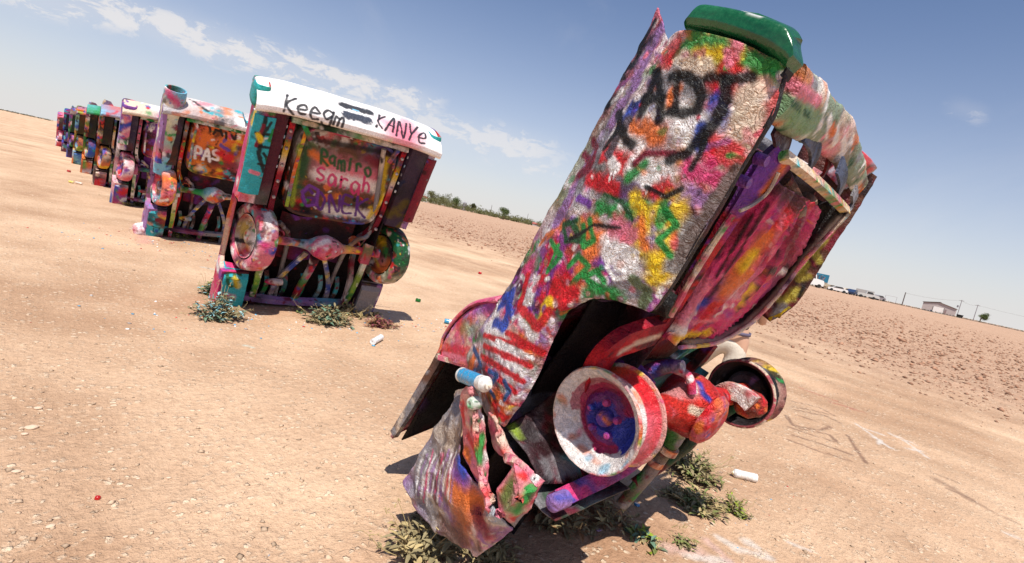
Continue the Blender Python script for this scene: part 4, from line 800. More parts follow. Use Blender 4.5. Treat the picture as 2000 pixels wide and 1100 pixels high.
m = MB(); m.lathe([(-.035, 0), (-.03, .09), (-.01, .125), (.02, .135)], cD+np.array([0, -.13, .02]), (0, 1, -.15), 36); m.build('differential_cover', M_THICK, near, maxlen=.015, disp=crumple(.004, 14, 88, .001), paint=make_paint((.6, .05, .04), 50, ('red', 'red', 'pink', 'orange', 'blue'), 89, .6, 5))
m = MB(); m.tube(N.pts([(1315, 815), (1318, 850), (1300, 880), (1262, 930), (1215, 985)], 't', .02), [.075, .05, .036, .036, .034], 18, n=50); m.build('driveshaft', M_PAINT, near, maxlen=.015, disp=crumple(.002, 20), paint=make_paint('lime', 60, ('green', 'grey', 'cream', 'dgreen', 'wine', 'brown'), 90, .6, 8))
c1 = N.at(1298, 880, 't', .02)
for q in (0, 1): m = MB(); P0, P1 = N.at(1300+8-q*26, 872+q*22, 't', .02), N.at(1294+8-q*26, 882+q*22, 't', .02); m.tube([P0, P1], .052, 20); m.build('universal_joint', M_PAINT, near, paint=make_paint('cream', 16, ('cream', 'orange', 'wine'), 91+q, .5, 4))
# trailing arms, springs and dampers
m = MB(); m.tube([aR+np.array([-.05, -.04, -.03]), aR+np.array([-.35, -.02, -.25]), N.at(1345, 868, 't', .25), N.at(1240, 945, 't', .0)], [.03, .03, .032, .032], 14, n=50); m.build('control_arm', M_PAINT, near, maxlen=.02, paint=make_paint('dk', 30, ('brown', 'black', 'wine', 'dgreen'), 93, .6, 6), disp=crumple(.002, 16))
m = MB(); m.strap([aL+np.array([.10, -.09, -.05])]+list(N.pts([(1235, 900), (1170, 938), (1085, 978)], 'v', -.10)), [.07, .075, .075, .07], .045, (0, 1, .3), 40); m.build('control_arm', M_PAINT, near, maxlen=.014, disp=crumple(.003, 14, 94), paint=make_paint('mag', 40, ('mag', 'wine', 'blue', 'red', 'lilac', 'dk'), 94, .7, 8))
MB().lathe([(-.05, 0), (-.05, .02), (-.04, .034), (.04, .034), (.05, 0)], N.at(1092, 978, 'v', -.13), (1, 0, 0), 18).build('arm_bushing', M_PAINT, near, paint=make_paint('lilac', 10, ('lilac', 'blue', 'grey'), 95, .5, 3))
m = MB(); m.tube(N.pts([(1120, 968), (1180, 940), (1250, 895), (1300, 850)], 'v', -.02), .03, 12, n=30); m.build('brake_pipe', M_PAINT, near, maxlen=.02, paint=make_paint('dgreen', 20, ('green', 'teal', 'grey', 'dk'), 96, .6, 5))
m = MB(); m.tube(N.pts([(1238, 752), (1262, 730), (1300, 716), (1334, 716)], 't', -.15), [.045, .042, .036, .030], 18, n=30); m.tube(N.pts([(1318, 722), (1345, 735), (1352, 770)], 't', -.12), .02, 10, n=14); m.build('shock_absorber', M_PAINT, near, maxlen=.014, disp=crumple(.003, 16, 97), paint=make_paint('lilac', 40, ('white', 'grey', 'lilac', 'blue', 'red'), 97, .6, 6))
m = MB(); m.tube(N.pts([(1180, 690), (1225, 715), (1262, 760)], 't', -.4), .05, 14, n=20); m.build('spring_seat', M_PAINT, near, maxlen=.02, paint=DP(98, .1), disp=crumple(.004, 12))
for q in range(3): m = MB(); m.tube(N.pts([(1228+q*13, 648+q*4), (1222+q*12, 672+q*4), (1210+q*12, 690+q*4)], 't', -.3), .010, 8, n=12); m.build('spring_coil', M_PAINT, near, paint=make_paint('yellow', 5, ('yellow', 'brown'), 99, .5, 3, dark=.4))
m = MB(); m.strap(N.pts([(1392, 778), (1420, 762), (1450, 772), (1470, 790)], 't', .42), [.07, .09, .08, .10], .05, (0, .2, 1), 30); m.build('shock_mount', M_THICK, near, maxlen=.012, disp=crumple(.010, 12, 100, .002), paint=make_paint('pink', 40, ('pink', 'red', 'cream', 'white'), 101, .6, 6))
m = MB(); m.lathe([(-.09, 0), (-.08, .04), (-.03, .07), (.03, .075), (.07, .05), (.09, 0)], N.at(1466, 790, 't', .50), (.2, -.6, .8), 30); m.build('spring_perch', M_THICK, near, maxlen=.012, disp=crumple(.008, 14, 102, .002), paint=make_paint('red', 40, ('red', 'red', 'orange', 'brown'), 103, .6, 6))
m = MB(); m.strap(N.pts([(1300, 712), (1330, 690), (1368, 668)], 'v', .25), .05, .03, (1, 0, 0), 20); m.build('floor_brace', M_PAINT, near, maxlen=.02, paint=make_paint('green', 30, ('green', 'white', 'teal', 'dk'), 104, .6, 5))
m = MB(); m.strap(N.pts([(1392, 672), (1362, 708), (1326, 748), (1290, 800)], 'v', .24), .07, .05, (1, 0, .2), 20); m.build('frame_rail', M_PAINT, near, maxlen=.02, paint=DP(105, .3), disp=crumple(.005, 10))
# ------------------------------------------------------------------ the other buried cars
def buried_car(O, theta, yaw, roll, label, seed, cfg):
    """rear half of a car standing on its nose: cfg picks tail style, colours and detail"""
    f = Frame(O, theta, yaw, roll); root = empty('buried_car', f.O, label, 'car', 'graffiti cars buried nose down in a row', rot=Matrix(f.A.tolist()))
    q = cfg.get('q', 1.0); ml = .03*q; pal = cfg.get('pal', ALLC); n_ = int(cfg.get('n', 90)); sz = cfg.get('size', 1.0); ext = cfg.get('ext', {}); TL = cfg.get('tail', 1.45)
    rng = np.random.RandomState(seed); fin = cfg.get('fin', .12); style = cfg.get('style', 'block'); hw = cfg.get('hw', .97)
    tg = {3: 1, 4: 1, 5: 1, 6: 1, 18: 4 if seed > 3 else 0, 22: 2 if seed > 2 else 0, 1: 3, 2: 3, 7: 2}
    mk = lambda base, k, n=n_, **kw: make_paint(base, n, kw.pop('pal', pal), seed*13+k, kw.pop('size', sz), kw.pop('blobs', 10), extra=ext.get(k, ()), tags=tg.get(k, 0) if seed > 2 else 0, **kw)
    fb = cfg.get('fender', ('white', 'pink'))
    bh0 = cfg.get('h', .40)
    for sgn in (-1, 1):
        # outer skin with the wheel arch cut out
        S = sorted(list(np.linspace(-1.75, TL, 64))+[-.43, -.42, .45, .46]); G = []
        for s in S:
            arch = 0
            if -.425 < s < .455: arch = min(math.sqrt(max(0, .20-(s-.015)**2)), .50*bh0+.02)
            lo = -.10; vin = .04; bh = cfg.get('h', .40)
            fz = fin*sstep(np.array([s]), .2, TL)[0]
            top_ = .62+fz*1.0 if s > -.3 else .62
            prof = [(.64, vin), (.66, lo+.03), (.93, lo), (hw, lo+.07), (hw+.012, .32*bh), (hw+.005, .62*bh), (hw-.03, .9*bh), (hw-.10, top_*bh/.6), (hw-.22, (top_-.02)*bh/.6), (hw-.30, bh)]
            if arch > 0:
                a_ = arch-.02; prof = [(max(x, .90) if v < a_ else x, max(v, a_)) for x, v in prof]
            G.append([(sgn*x, v, s) for x, v in prof])
        G = np.array(G)
        # tail cap of the fender
        endc = G[-1].mean(0)+np.array([0, 0, .0 if style == 'block' else .05]); e1 = G[-1]*.85+G[-1].mean(0)*.15+np.array([0, 0, .0 if style == 'block' else .04])
        if style == 'fin': e1 = G[-1].copy(); e1[:, 2] += np.clip((e1[:, 1]-.3)*.5, 0, .16); endc = e1.mean(0)-np.array([0, 0, .05])
        G = np.concatenate([G, e1[None], np.repeat(endc[None], G.shape[1], 0)[None]])
        fp = mk(fb[0 if sgn < 0 else 1], 1 if sgn < 0 else 2)
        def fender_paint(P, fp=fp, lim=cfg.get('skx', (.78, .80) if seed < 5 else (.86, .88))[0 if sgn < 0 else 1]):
            C = fp(P); k = (np.abs(P[:, 0]) < lim+.02) & (P[:, 1] < .12); C[k] = C[k]*.12+.004; return C      # shade between skirt and rail put into the colour
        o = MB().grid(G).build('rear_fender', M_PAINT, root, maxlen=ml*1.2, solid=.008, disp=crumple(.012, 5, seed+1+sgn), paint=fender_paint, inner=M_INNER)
        # lower fender closing panel facing the ground side
        if cfg.get('skirt', True):
            z0, z1 = cfg.get('skirt_z', (.62, TL-.08))
            x0 = cfg.get('skx', (.78, .80) if seed < 5 else (.86, .88))[0 if sgn < 0 else 1]; bul = .02
            Gs = np.array([[(sgn*x, -.115-bul*math.sin(math.pi*(x-x0)/(hw+.01-x0))*1.0, s) for x in np.linspace(x0, hw+.01, 7)] for s in np.linspace(z0, z1, 16)])
            if sgn < 0 or cfg.get('skirt_r', True):
                MB().grid(Gs).build('fender_skirt', M_PAINT, root, maxlen=ml*.8, solid=.015, disp=crumple(.008, 7, seed+4+sgn), paint=mk(cfg.get('skirt_c', ('teal', 'wine'))[0 if sgn < 0 else 1], 3 if sgn < 0 else 4, cfg.get('skirt_n', n_), blobs=cfg.get('skirt_b', 8)))
        # rocker box ahead of the wheel
        Gb = np.array([[(sgn*x, v, s) for x, v in ((.66, .10), (.66, -.12), (.8, -.14), (hw-.05, -.13), (hw-.03, .1), (hw-.04, .5*cfg.get('h', .40)))] for s in np.linspace(-1.6, -.50, 12)])
        tipz = np.array([[p_[0], p_[1]+.10, -.42] for p_ in Gb[-1]])
        MB().grid(np.concatenate([Gb, tipz[None]])).build('rocker_panel', M_PAINT, root, maxlen=ml, solid=.012, disp=crumple(.010, 6, seed+6+sgn), paint=mk(cfg.get('rocker', ('teal', 'grey'))[0 if sgn < 0 else 1], 5 if sgn < 0 else 6, cfg.get('skirt_n', n_), blobs=cfg.get('skirt_b', 8)))
        # tail lamp / fin end
        if style == 'tube':
            m = MB(); cx = sgn*.83; r0 = .155
            m.lathe([(-1.0, .02), (-.95, r0*.8), (-.5, r0*.95), (0, r0), (.52, r0*1.02), (.55, r0), (.55, r0*.86), (.35, r0*.8), (.34, 0)], (cx, .045, TL-.26), (0, 0, 1), 36)
            m.build('tail_lamp_nacelle', M_PAINT, root, maxlen=ml, disp=crumple(.006, 6, seed+8), paint=mk('sky' if sgn < 0 else 'pink', 7))
        elif style == 'fin':
            m = MB(); m.lathe([(-.1, .045), (0, .05), (.06, .042), (.13, 0)], (sgn*.90, cfg.get('h', .40)+fin*.5, TL+.04), (0, .1, 1), 16); m.build('tail_lamp', M_PAINT, root, paint=mk('red', 8, 10))
        else:
            m = MB(); G2 = []
            for zz, sc in ((TL-.12, .9), (TL-.1, 1.0), (TL+.06, 1.0), (TL+.09, .93), (TL+.09, .80), (TL+.05, .76), (TL+.05, 0)):
                a_ = np.linspace(0, 2*np.pi, 28, endpoint=False); G2.append(np.stack([sgn*cfg.get('lamp_x', (.84, .15))[0]+cfg.get('lamp_x', (.84, .15))[1]*sc*np.sign(np.cos(a_))*np.abs(np.cos(a_))**.5, .14+cfg.get('lamp_h', .24)*sc*np.sign(np.sin(a_))*np.abs(np.sin(a_))**.5, np.full(28, zz)], -1))
            m.grid(np.array(G2), cv=True).build('tail_lamp_housing', M_PAINT, root, maxlen=ml, paint=mk(cfg.get('lamp_c', ('teal', 'red'))[0 if sgn < 0 else 1], 8, 20), disp=crumple(.006, 8, seed+9))
            m = MB(); m.lathe([(0, 0), (0, .05), (.02, .055), (.03, .04), (.03, 0)], (sgn*.88, .14, TL+.04), (0, 0, 1), 20); m.build('tail_lamp', M_PAINT, root, paint=mk('black', 9, 6))
        # wheels
        axs = cfg.get('axs', 0.0); wc = np.array([sgn*cfg.get('track', .77)+axs, 0, 0.0]); tr = cfg.get('tyre', .345)
        if cfg.get('wheel', True):
            wr = empty('wheel', (0, 0, 0)); wr.parent = root; wr.matrix_parent_inverse = Matrix.Identity(4); zl = Vector((f.A.T @ np.array([0, 0, 1.])).tolist()); wc_ = Vector(wc.tolist()); wr.matrix_basis = Matrix.Translation(wc_) @ Matrix.Rotation(R_(cfg.get('toe', 12)), 4, zl) @ Matrix.Translation(-wc_)
            pr_ = [(-.085, .235), (-.10, .25), (-.108, .29), (-.10, .325), (-.08, .340), (-.04, .346), (0, .348), (.04, .346), (.08, .340), (.10, .325), (.108, .29), (.10, .25), (.085, .235)]
            tc_ = cfg.get('tyre_c', ('pink', 'dgreen'))[0 if sgn < 0 else 1]
            m = MB().lathe([(x, r*tr/.348) for x, r in pr_], wc, (1, 0, 0), 56)
            m.build('tyre', M_PAINT, wr, maxlen=ml*.8, disp=crumple(.005, 12, seed+12, .002), paint=mk(tc_, 10 if sgn < 0 else 11, int(n_*1.2), size=sz*.8, pal=cfg.get('tyre_pal', pal)))
            rp = [(-.085, .238), (-.095, .242), (-.09, .228), (-.06, .222), (-.055, .20), (-.02, .17), (-.03, .12), (-.045, .09), (-.075, .075), (-.085, .04), (-.085, 0)]
            m = MB().lathe([(x if sgn < 0 else -x, r) for x, r in rp], wc, (1, 0, 0), 44)
            m.build('rim', M_RIM, wr, maxlen=ml*.8, paint=mk(cfg.get('rim_c', ('red', 'grey'))[0 if sgn < 0 else 1], 12 if sgn < 0 else 13, 40, size=sz*.6))
            m = MB().lathe([(-.02, .0), (-.02, .15), (-.04, .17), (-.04, .225), (-.09, .232), (-.095, .24)], wc, (-sgn*-1.0, 0, 0), 40)
            m.build('brake_drum', M_RIM, wr, maxlen=ml, paint=mk('dk', 14, 20, size=sz*.6))
    # structure between the fenders
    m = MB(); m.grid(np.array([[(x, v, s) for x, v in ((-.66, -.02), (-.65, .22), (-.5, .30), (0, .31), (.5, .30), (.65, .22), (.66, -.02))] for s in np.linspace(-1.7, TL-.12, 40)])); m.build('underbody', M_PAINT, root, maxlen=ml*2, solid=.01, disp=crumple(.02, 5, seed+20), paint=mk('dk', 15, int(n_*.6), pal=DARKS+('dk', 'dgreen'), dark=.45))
    m = MB(); m.grid(np.array([[(x, v, s) for x, v in ((-.85, .50), (-.6, .53), (0, .56), (.6, .53), (.85, .50))] for s in np.linspace(.55, TL, 12)])); m.build('trunk_lid', M_PAINT, root, maxlen=ml*3, solid=.01, paint=mk('dk', 16, 40), disp=crumple(.01, 5, seed+21))
    rf_ = np.array([(.62, .55), (.72, .25), (1.0, -.25), (1.08, -.9), (1.05, -1.7)]); m = MB(); m.grid(catmull(np.array([[(x, v-abs(x)**3*.12, s) for x in np.linspace(-.74, .74, 9)] for v, s in rf_]), 24)); m.build('roof', M_PAINT, root, maxlen=ml*3, solid=.02, paint=mk('lilac', 17, 50), disp=crumple(.01, 4, seed+22))
    # pan
    if cfg.get('pan', True):
        x0, x1, z0, z1 = cfg.get('panbox', (-.50, .56, .34, 1.28)); aa = np.linspace(0, 2*np.pi, 72, endpoint=False)
        def rr2(sc, v): 
            cx, cz = (x0+x1)/2, (z0+z1)/2; X = np.sign(np.cos(aa))*np.abs(np.cos(aa))**.36*(x1-x0)/2*sc+cx; Z = np.sign(np.sin(aa))*np.abs(np.sin(aa))**.36*(z1-z0)/2*sc+cz; return np.stack([X, np.full(72, v), Z], -1)
        G = [rr2(1.06, .26), rr2(1.03, .04), rr2(1.0, -.005), rr2(.955, -.005), rr2(.93, .035), rr2(.90, .045)]+[rr2(k, .05-.035*math.cos(k*1.5)) for k in np.linspace(.86, .02, 22)]
        MB().grid(np.array(G), cv=True).build('trunk_pan', M_PAINT, root, maxlen=ml*.66, disp=crumple(.009, 6, seed+23), paint=mk(cfg.get('pan_c', 'brown'), 18, int(n_*1.8), size=sz*.8))
    else:
        m = MB(); 
        for k in range(9): m.tube([(-.5+k*.12, .2, .2), (-.5+k*.12, .17, 1.25)], .012, 6, n=4)
        m.build('trunk_pan', M_PAINT, root, maxlen=ml*2, paint=mk('wine', 18, 40))
    # rails either side of the pan, with their slotted webs
    for sgn in (-1, 1):
        m = MB(); P = [(sgn*.60, .02, TL-.17), (sgn*.60, .02, .9), (sgn*.60, .03, .45), (sgn*.56, .10, .22), (sgn*.50, .16, .05), (sgn*.50, .10, -.25), (sgn*.54, .02, -.6), (sgn*.54, 0, -1.6)]
        m.strap(P, .055, .07, (1, 0, 0), 60); m.build('frame_rail', M_PAINT, root, maxlen=ml, disp=crumple(.005, 8, seed+24), paint=mk(cfg.get('rail_c', 'pink'), 19, 50, size=sz*.7))
    if cfg.get('slots', True):
        for sgn in (-1, 1):
            m = MB()
            for k in range(5): m.strap([(sgn*.645, -.03, .90+k*.11), (sgn*.70, -.06, .90+k*.11), (sgn*.76, -.05, .90+k*.11)], .03, .012, (0, 0, 1), 6)
            m.build('slotted_brace', M_PAINT, root, maxlen=.04, paint=mk('white', 20, 10, pal=('white', 'sky', 'grey')))
    m = MB(); m.strap([(-.62, -.03, TL-.14), (0, -.035, TL-.13), (.62, -.03, TL-.14)], .05, .05, (0, .5, 1), 30); m.build('tail_crossmember', M_PAINT, root, maxlen=ml, paint=mk(cfg.get('cross_c', 'green'), 21, 40, size=sz*.6, pal=('green', 'cream', 'black', 'white')), disp=crumple(.003, 10, seed))
    # bumper: rounded face across the tail, lying on the tail end of the car
    bv0, bv1, bz0, bz1 = cfg.get('bump', (-.16, .30, TL+.01, TL+.13)); G = []
    for x in np.linspace(-.97, .97, 90):
        ex_ = .05*abs(x)**4; z0 = bz0-ex_; z1 = bz1-ex_
        sec = [(bv0+.10, z0-.09), (bv0+.03, z0-.075), (bv0+.005, z0-.05), (bv0+.01, z0), (bv0+.10, (z0+z1)/2+.01), (bv1-.12, z1-.01), (bv1-.03, z1), (bv1, z1-.015), (bv1+.02, z0-.05)]
        G.append([(x, v_, z_) for v_, z_ in linres(np.array(sec), 28)])
    MB().grid(np.array(G)).build('rear_bumper', M_PAINT if seed != 2 else M_SMOOTH, root, maxlen=ml*.55, solid=.01, disp=crumple(.008, 4, seed+26), paint=mk(cfg.get('bump_c', 'white'), 22, cfg.get('bump_n', 30), pal=cfg.get('bump_pal', pal), blobs=4), angle=60)
    pl = cfg.get('plate')
    if pl:
        m = MB(); x0, x1 = pl; v0, v1, z = bv0+.02, bv1-.10, bz1-.035
        m.grid(np.array([[(x0, v0, z+.05), (x0, v1, z+.06)], [(x0+.03, v0+.02, z), (x0+.03, v1-.02, z)], [(x1-.03, v0+.02, z), (x1-.03, v1-.02, z)], [(x1, v0, z+.05), (x1, v1, z+.06)]]))
        m.build('plate_recess', M_PAINT, root, maxlen=.02, solid=.01, paint=mk('black', 23, 14, pal=('black', 'sky', 'teal', 'dk')), disp=crumple(.008, 12, 3))
    # axle, arms, shaft
    tk = cfg.get('track', .77)-.1; m = MB(); m.tube([(-tk, 0, 0), (-.35, 0, 0), (-.2, -.01, 0), (-.11, -.02, 0), (0.0, -.03, 0), (.11, -.02, 0), (.2, -.01, 0), (.35, 0, 0), (tk, 0, 0)], [.06, .045, .06, .12, .155, .12, .06, .045, .06], 24, n=60)
    m.v = [p+np.array([axs, 0, 0]) for p in m.v]; m.build('rear_axle', M_PAINT, root, maxlen=ml*.7, disp=crumple(.006, 9, seed+27), paint=mk(cfg.get('axle_c', 'pink'), 24, int(n_*.8), size=sz*.7))
    for sgn in (-1, 1):
        m = MB(); m.strap([(sgn*.60, .02, .09), (sgn*.58, -.04, 0), (sgn*.57, -.07, -.12)], .11, .09, (1, 0, 0), 12); m.build('spring_perch', M_PAINT, root, maxlen=ml, paint=mk('green', 25, 14, size=sz*.6), disp=crumple(.006, 10, seed+28))
        m = MB(); m.strap([(sgn*.58, -.08, -.06), (sgn*.57, -.09, -.3), (sgn*.56, -.06, -.62), (sgn*.56, 0, -.82)], [.07, .06, .06, .05], .045, (1, 0, 0), 24); m.build('control_arm', M_PAINT, root, maxlen=ml, paint=mk(cfg.get('arm_c', 'green'), 26, 30, size=sz*.6, pal=('green', 'dgreen', 'white', 'cream', 'lime')), disp=crumple(.003, 10))
        m = MB(); m.strap([(sgn*.10, .0, -.12), (sgn*.30, .08, -.6), (sgn*.34, .10, -.95)], .055, .03, (1, 0, 0), 20); m.build('brace_arm', M_PAINT, root, maxlen=ml, paint=mk('grey', 27, 30, size=sz*.6, pal=('wine', 'grey', 'brown', 'yellow', 'blue', 'white')), disp=crumple(.003, 10))
    m = MB(); m.tube([(0, -.04, -.14), (.0, .0, -.35), (-.05, .05, -.75), (-.06, .08, -1.2)], [.06, .045, .045, .045], 16, n=30); m.build('driveshaft', M_PAINT, root, maxlen=ml, paint=mk('wine', 28, 50, size=sz*.6))
    m = MB(); m.strap([(-.66, .02, -.84), (-.2, .0, -.86), (.3, .02, -.85), (.66, .02, -.84)], .07, .08, (0, 0, 1), 30); m.build('floor_crossmember', M_PAINT, root, maxlen=ml, paint=mk('lilac', 29, 40, size=sz*.7, pal=('lilac', 'wine', 'grey', 'teal', 'black')), disp=crumple(.008, 6))
    if q < 1.3:
        for sgn in (-1, 1):
            a_ = np.linspace(0, 2*np.pi*4.5, 60); m = MB(); m.tube(np.stack([sgn*.44+.055*np.cos(a_), .02+.12*a_/a_[-1], .06+.055*np.sin(a_)], -1), .010, 6); m.build('coil_spring', M_PAINT, root, paint=mk('wine', 31, 12, size=sz*.5))
            m = MB(); m.tube([(sgn*.36, -.02, TL-.2), (sgn*.57, .06, .3), (sgn*.42, .0, .14), (sgn*.36, .10, -.2), (sgn*.30, .10, -1.2)] if sgn > 0 else [(-.47, .02, .22), (-.40, .05, .14), (-.30, .13, -.1), (-.26, .14, -1.2)], .027, 10, n=40); m.build('exhaust_pipe', M_PAINT, root, maxlen=ml, paint=mk('grey', 32, 40, size=sz*.6, pal=('brown', 'grey', 'dk', 'cream', 'wine')), disp=crumple(.003, 12))
            for k in range(6): MB().lathe([(-.018, 0), (-.018, .012), (-.012, .018), (.01, .02)], (sgn*.60, -.015, .35+k*.19), (0, 1, 0), 8).build('rail_bolt', M_PAINT, root, paint=mk('black', 33, 3))
            m = MB(); m.tube([(sgn*.15, .02, -.06), (sgn*.28, -.02, -.02), (sgn*.5, .03, .06), (sgn*.58, .06, .3)], .008, 6, n=24); m.build('brake_pipe', M_PAINT, root, paint=mk('black', 34, 4))
        m = MB(); m.strap([(-.46, -.012, TL-.22), (-.47, -.014, .9), (-.45, -.012, .45)], .035, .012, (1, 0, 0), 24); m.build('tank_strap', M_PAINT, root, maxlen=.04, paint=mk('lime', 35, 20, size=sz*.6))
        m = MB(); m.strap([(-.50, -.02, TL-.16), (-.40, -.03, TL-.30)], .05, .02, (1, 0, 1), 8); m.build('corner_gusset', M_PAINT, root, maxlen=.03, paint=mk('lime', 36, 10, size=sz*.5)); m = MB(); m.strap([(.52, -.02, TL-.16), (.46, -.03, TL-.34)], .05, .02, (1, 0, -1), 8); m.build('corner_gusset', M_PAINT, root, maxlen=.03, paint=mk('lime', 36, 10, size=sz*.5))
        m = MB(); m.grid(np.array([[(x, .20+.04*math.sin(x*9), s) for x in np.linspace(-.42, .42, 16)] for s in np.linspace(-.35, .26, 14)])); m.build('axle_hump', M_PAINT, root, maxlen=ml, paint=mk('wine', 37, 40, pal=('wine', 'dk', 'purple', 'dk')), disp=crumple(.03, 5, seed))
        for k in range(5):
            xx = -.44+k*.21; m = MB(); m.strap([(xx, .14, -.52), (xx+.03, .10, -.70), (xx, .16, -1.0)], .05, .03, (1, 0, 0), 12); m.build('floor_rib', M_PAINT, root, maxlen=ml, paint=mk('dk', 38+k, 20, size=sz*.6, pal=('grey', 'green', 'wine', 'dk', 'teal', 'brown')))
    m = MB(); m.tube([(-.44, .05, -.62), (-.36, .02, -.60), (-.26, .03, -.60)], [.02, .045, .04], 12, n=12); m.build('shock_absorber', M_PAINT, root, maxlen=ml, paint=mk('white', 30, 8))
    return root, f

O2 = (2.60, 6.02, .88)
f2 = Frame(O2, 65, 8, 1)
e2 = {}
def s2(k, P, ax, val, w, c, soft=.4, op=.95): e2.setdefault(k, []).append(f2.st(P, ax, val, w, c, soft, op))
def t2(k, t, org, xd, yd, ax, val, w, c, soft=.35):
    for q in write(t, org, xd, yd): s2(k, q, ax, val, w, c, soft)
# white bumper lettering, pan names, turquoise skirt scribbles
t2(22, 'Keegm', (560, 184), (24.5, 8.2), (-7, 28), 't' if False else 'v', .02, .013, 'black'); t2(22, 'KANYe', (740, 222), (20, 7.0), (-7, 27), 'v', .02, .013, 'black')
for P, w, c in [([(600, 300), (740, 320)], .16, 'brown'), ([(640, 330), (720, 350)], .14, 'pink'), ([(620, 340), (730, 365)], .07, 'white'), ([(600, 290), (580, 380)], .05, 'dgreen'), ([(575, 400), (600, 410)], .04, 'black'), ([(640, 410), (720, 420)], .06, 'white'), ([(720, 310), (735, 320)], .05, 'wine'), ([(610, 300), (640, 320)], .04, 'orange'), ([(755, 310), (745, 390), (720, 425)], .03, 'yellow'), ([(585, 285), (570, 400)], .025, 'lime'), ([(590, 268), (760, 300)], .03, 'black'), ([(600, 390), (590, 400)], .02, 'green')]: s2(18, P, 'v', .03, w, c, .7, .85)
t2(18, 'Ramiro', (628, 292), (17, 5), (-3, 24), 'v', .03, .016, 'dgreen', .6); t2(18, 'Sarah', (622, 322), (22, 6.5), (-5, 30), 'v', .03, .015, 'mag', .45); t2(18, 'GONEK', (592, 368), (26, 5), (-4, 32), 'v', .03, .015, (.10, .02, .22), .45)
s2(18, [(596, 395), (590, 375), (605, 362), (622, 372), (618, 400), (600, 402)], 'v', .03, .016, 'purple')
for P, w, c in [([(520, 225), (505, 300), (515, 335)], .02, 'black'), ([(500, 260), (535, 265)], .016, 'black'), ([(530, 240), (500, 285), (530, 290)], .015, 'black'), ([(515, 300), (535, 330), (505, 320)], .014, 'black'), ([(535, 255), (525, 275), (540, 280)], .016, 'green'), ([(520, 310), (530, 350)], .014, 'dgreen'), ([(500, 285), (515, 245)], .015, 'wine'), ([(490, 335), (505, 340)], .02, 'pink'), ([(505, 265), (510, 275)], .03, 'yellow')]: s2(3, P, 'v', -.12, w, c, .35)
t2(5, 'EF', (443, 528), (15, 3), (2, 26), 'v', -.13, .017, 'dgreen')
for P, w, c in [([(672, 206), (722, 220)], .055, 'black'), ([(678, 224), (718, 234)], .055, (.012, .02, .04)), ([(690, 214), (700, 217)], .012, 'sky'), ([(560, 172), (640, 192)], .02, 'white')]: s2(22, P, 'v', .02, w, c, .3)
for P, w, c in [([(512, 160), (505, 200), (490, 260)], .07, 'teal'), ([(500, 210), (492, 240)], .03, 'yellow'), ([(492, 270), (482, 330), (475, 360)], .05, 'teal'), ([(485, 270), (478, 310)], .02, 'green'), ([(475, 330), (462, 380)], .05, 'red'), ([(455, 400), (440, 470)], .06, 'orange'), ([(445, 430), (432, 520)], .03, 'cream'), ([(470, 350), (450, 440)], .02, 'pink')]: s2(1, P, 'v', .1, w, c, .7, .9)
s2(5, [(440, 575), (455, 580)], 'v', -.13, .03, 'pink', .7, .6); s2(5, [(460, 545), (465, 560)], 'v', -.13, .03, 'yellow', .7, .7)
cfg2 = dict(ext=e2, q=.5, n=150, size=.9, fender=('mag', 'lilac'), skirt_c=('teal', 'wine'), rocker=('teal', 'grey'), pan_c='brown', rail_c='wine', bump_c='white', bump_n=10, bump_pal=('white', 'white', 'cream', 'pink', 'sky'), track=.77, axs=.08, h=.30, hw=.95, lamp_h=.15, lamp_x=(.915, .075), skirt_n=5, skirt_b=0, tyre=.375, toe=15, tail=1.56, skx=(.77, .84), skirt_z=(.58, 1.42), panbox=(-.50, .56, .36, 1.40), tags_pan=0, tyre_c=('pink', 'dgreen'), rim_c=('red', 'wine'), lamp_c=('teal', 'red'), fin=.06, tyre_pal=ALLC+('white', 'cream'), arm_c='green')
buried_car(O2, 65, 8, 1, 'second buried car, turquoise left panels and a white bumper lettered in black', 2, cfg2)
f3 = Frame((2.62, 10.9, .95), 66, 5, 1); e3 = {}
for q in write('DAN', (395, 238), (24, 5), (-3, 20)): e3.setdefault(18, []).append(f3.st(q, 'v', .03, .022, 'black'))
for q in write('PAS', (382, 285), (17, 4), (-3, 22)): e3.setdefault(18, []).append(f3.st(q, 'v', .03, .022, 'white'))
e3.setdefault(18, []).extend([f3.st([(400, 262), (395, 280)], 'v', .03, .07, 'orange', .7), f3.st([(430, 300), (450, 310)], 'v', .03, .08, 'red', .7)])
for q in write('SD', (322, 408), (14, 1), (0, 16)): e3.setdefault(29, []).append(f3.st(q, 'v', .05, .02, 'red'))
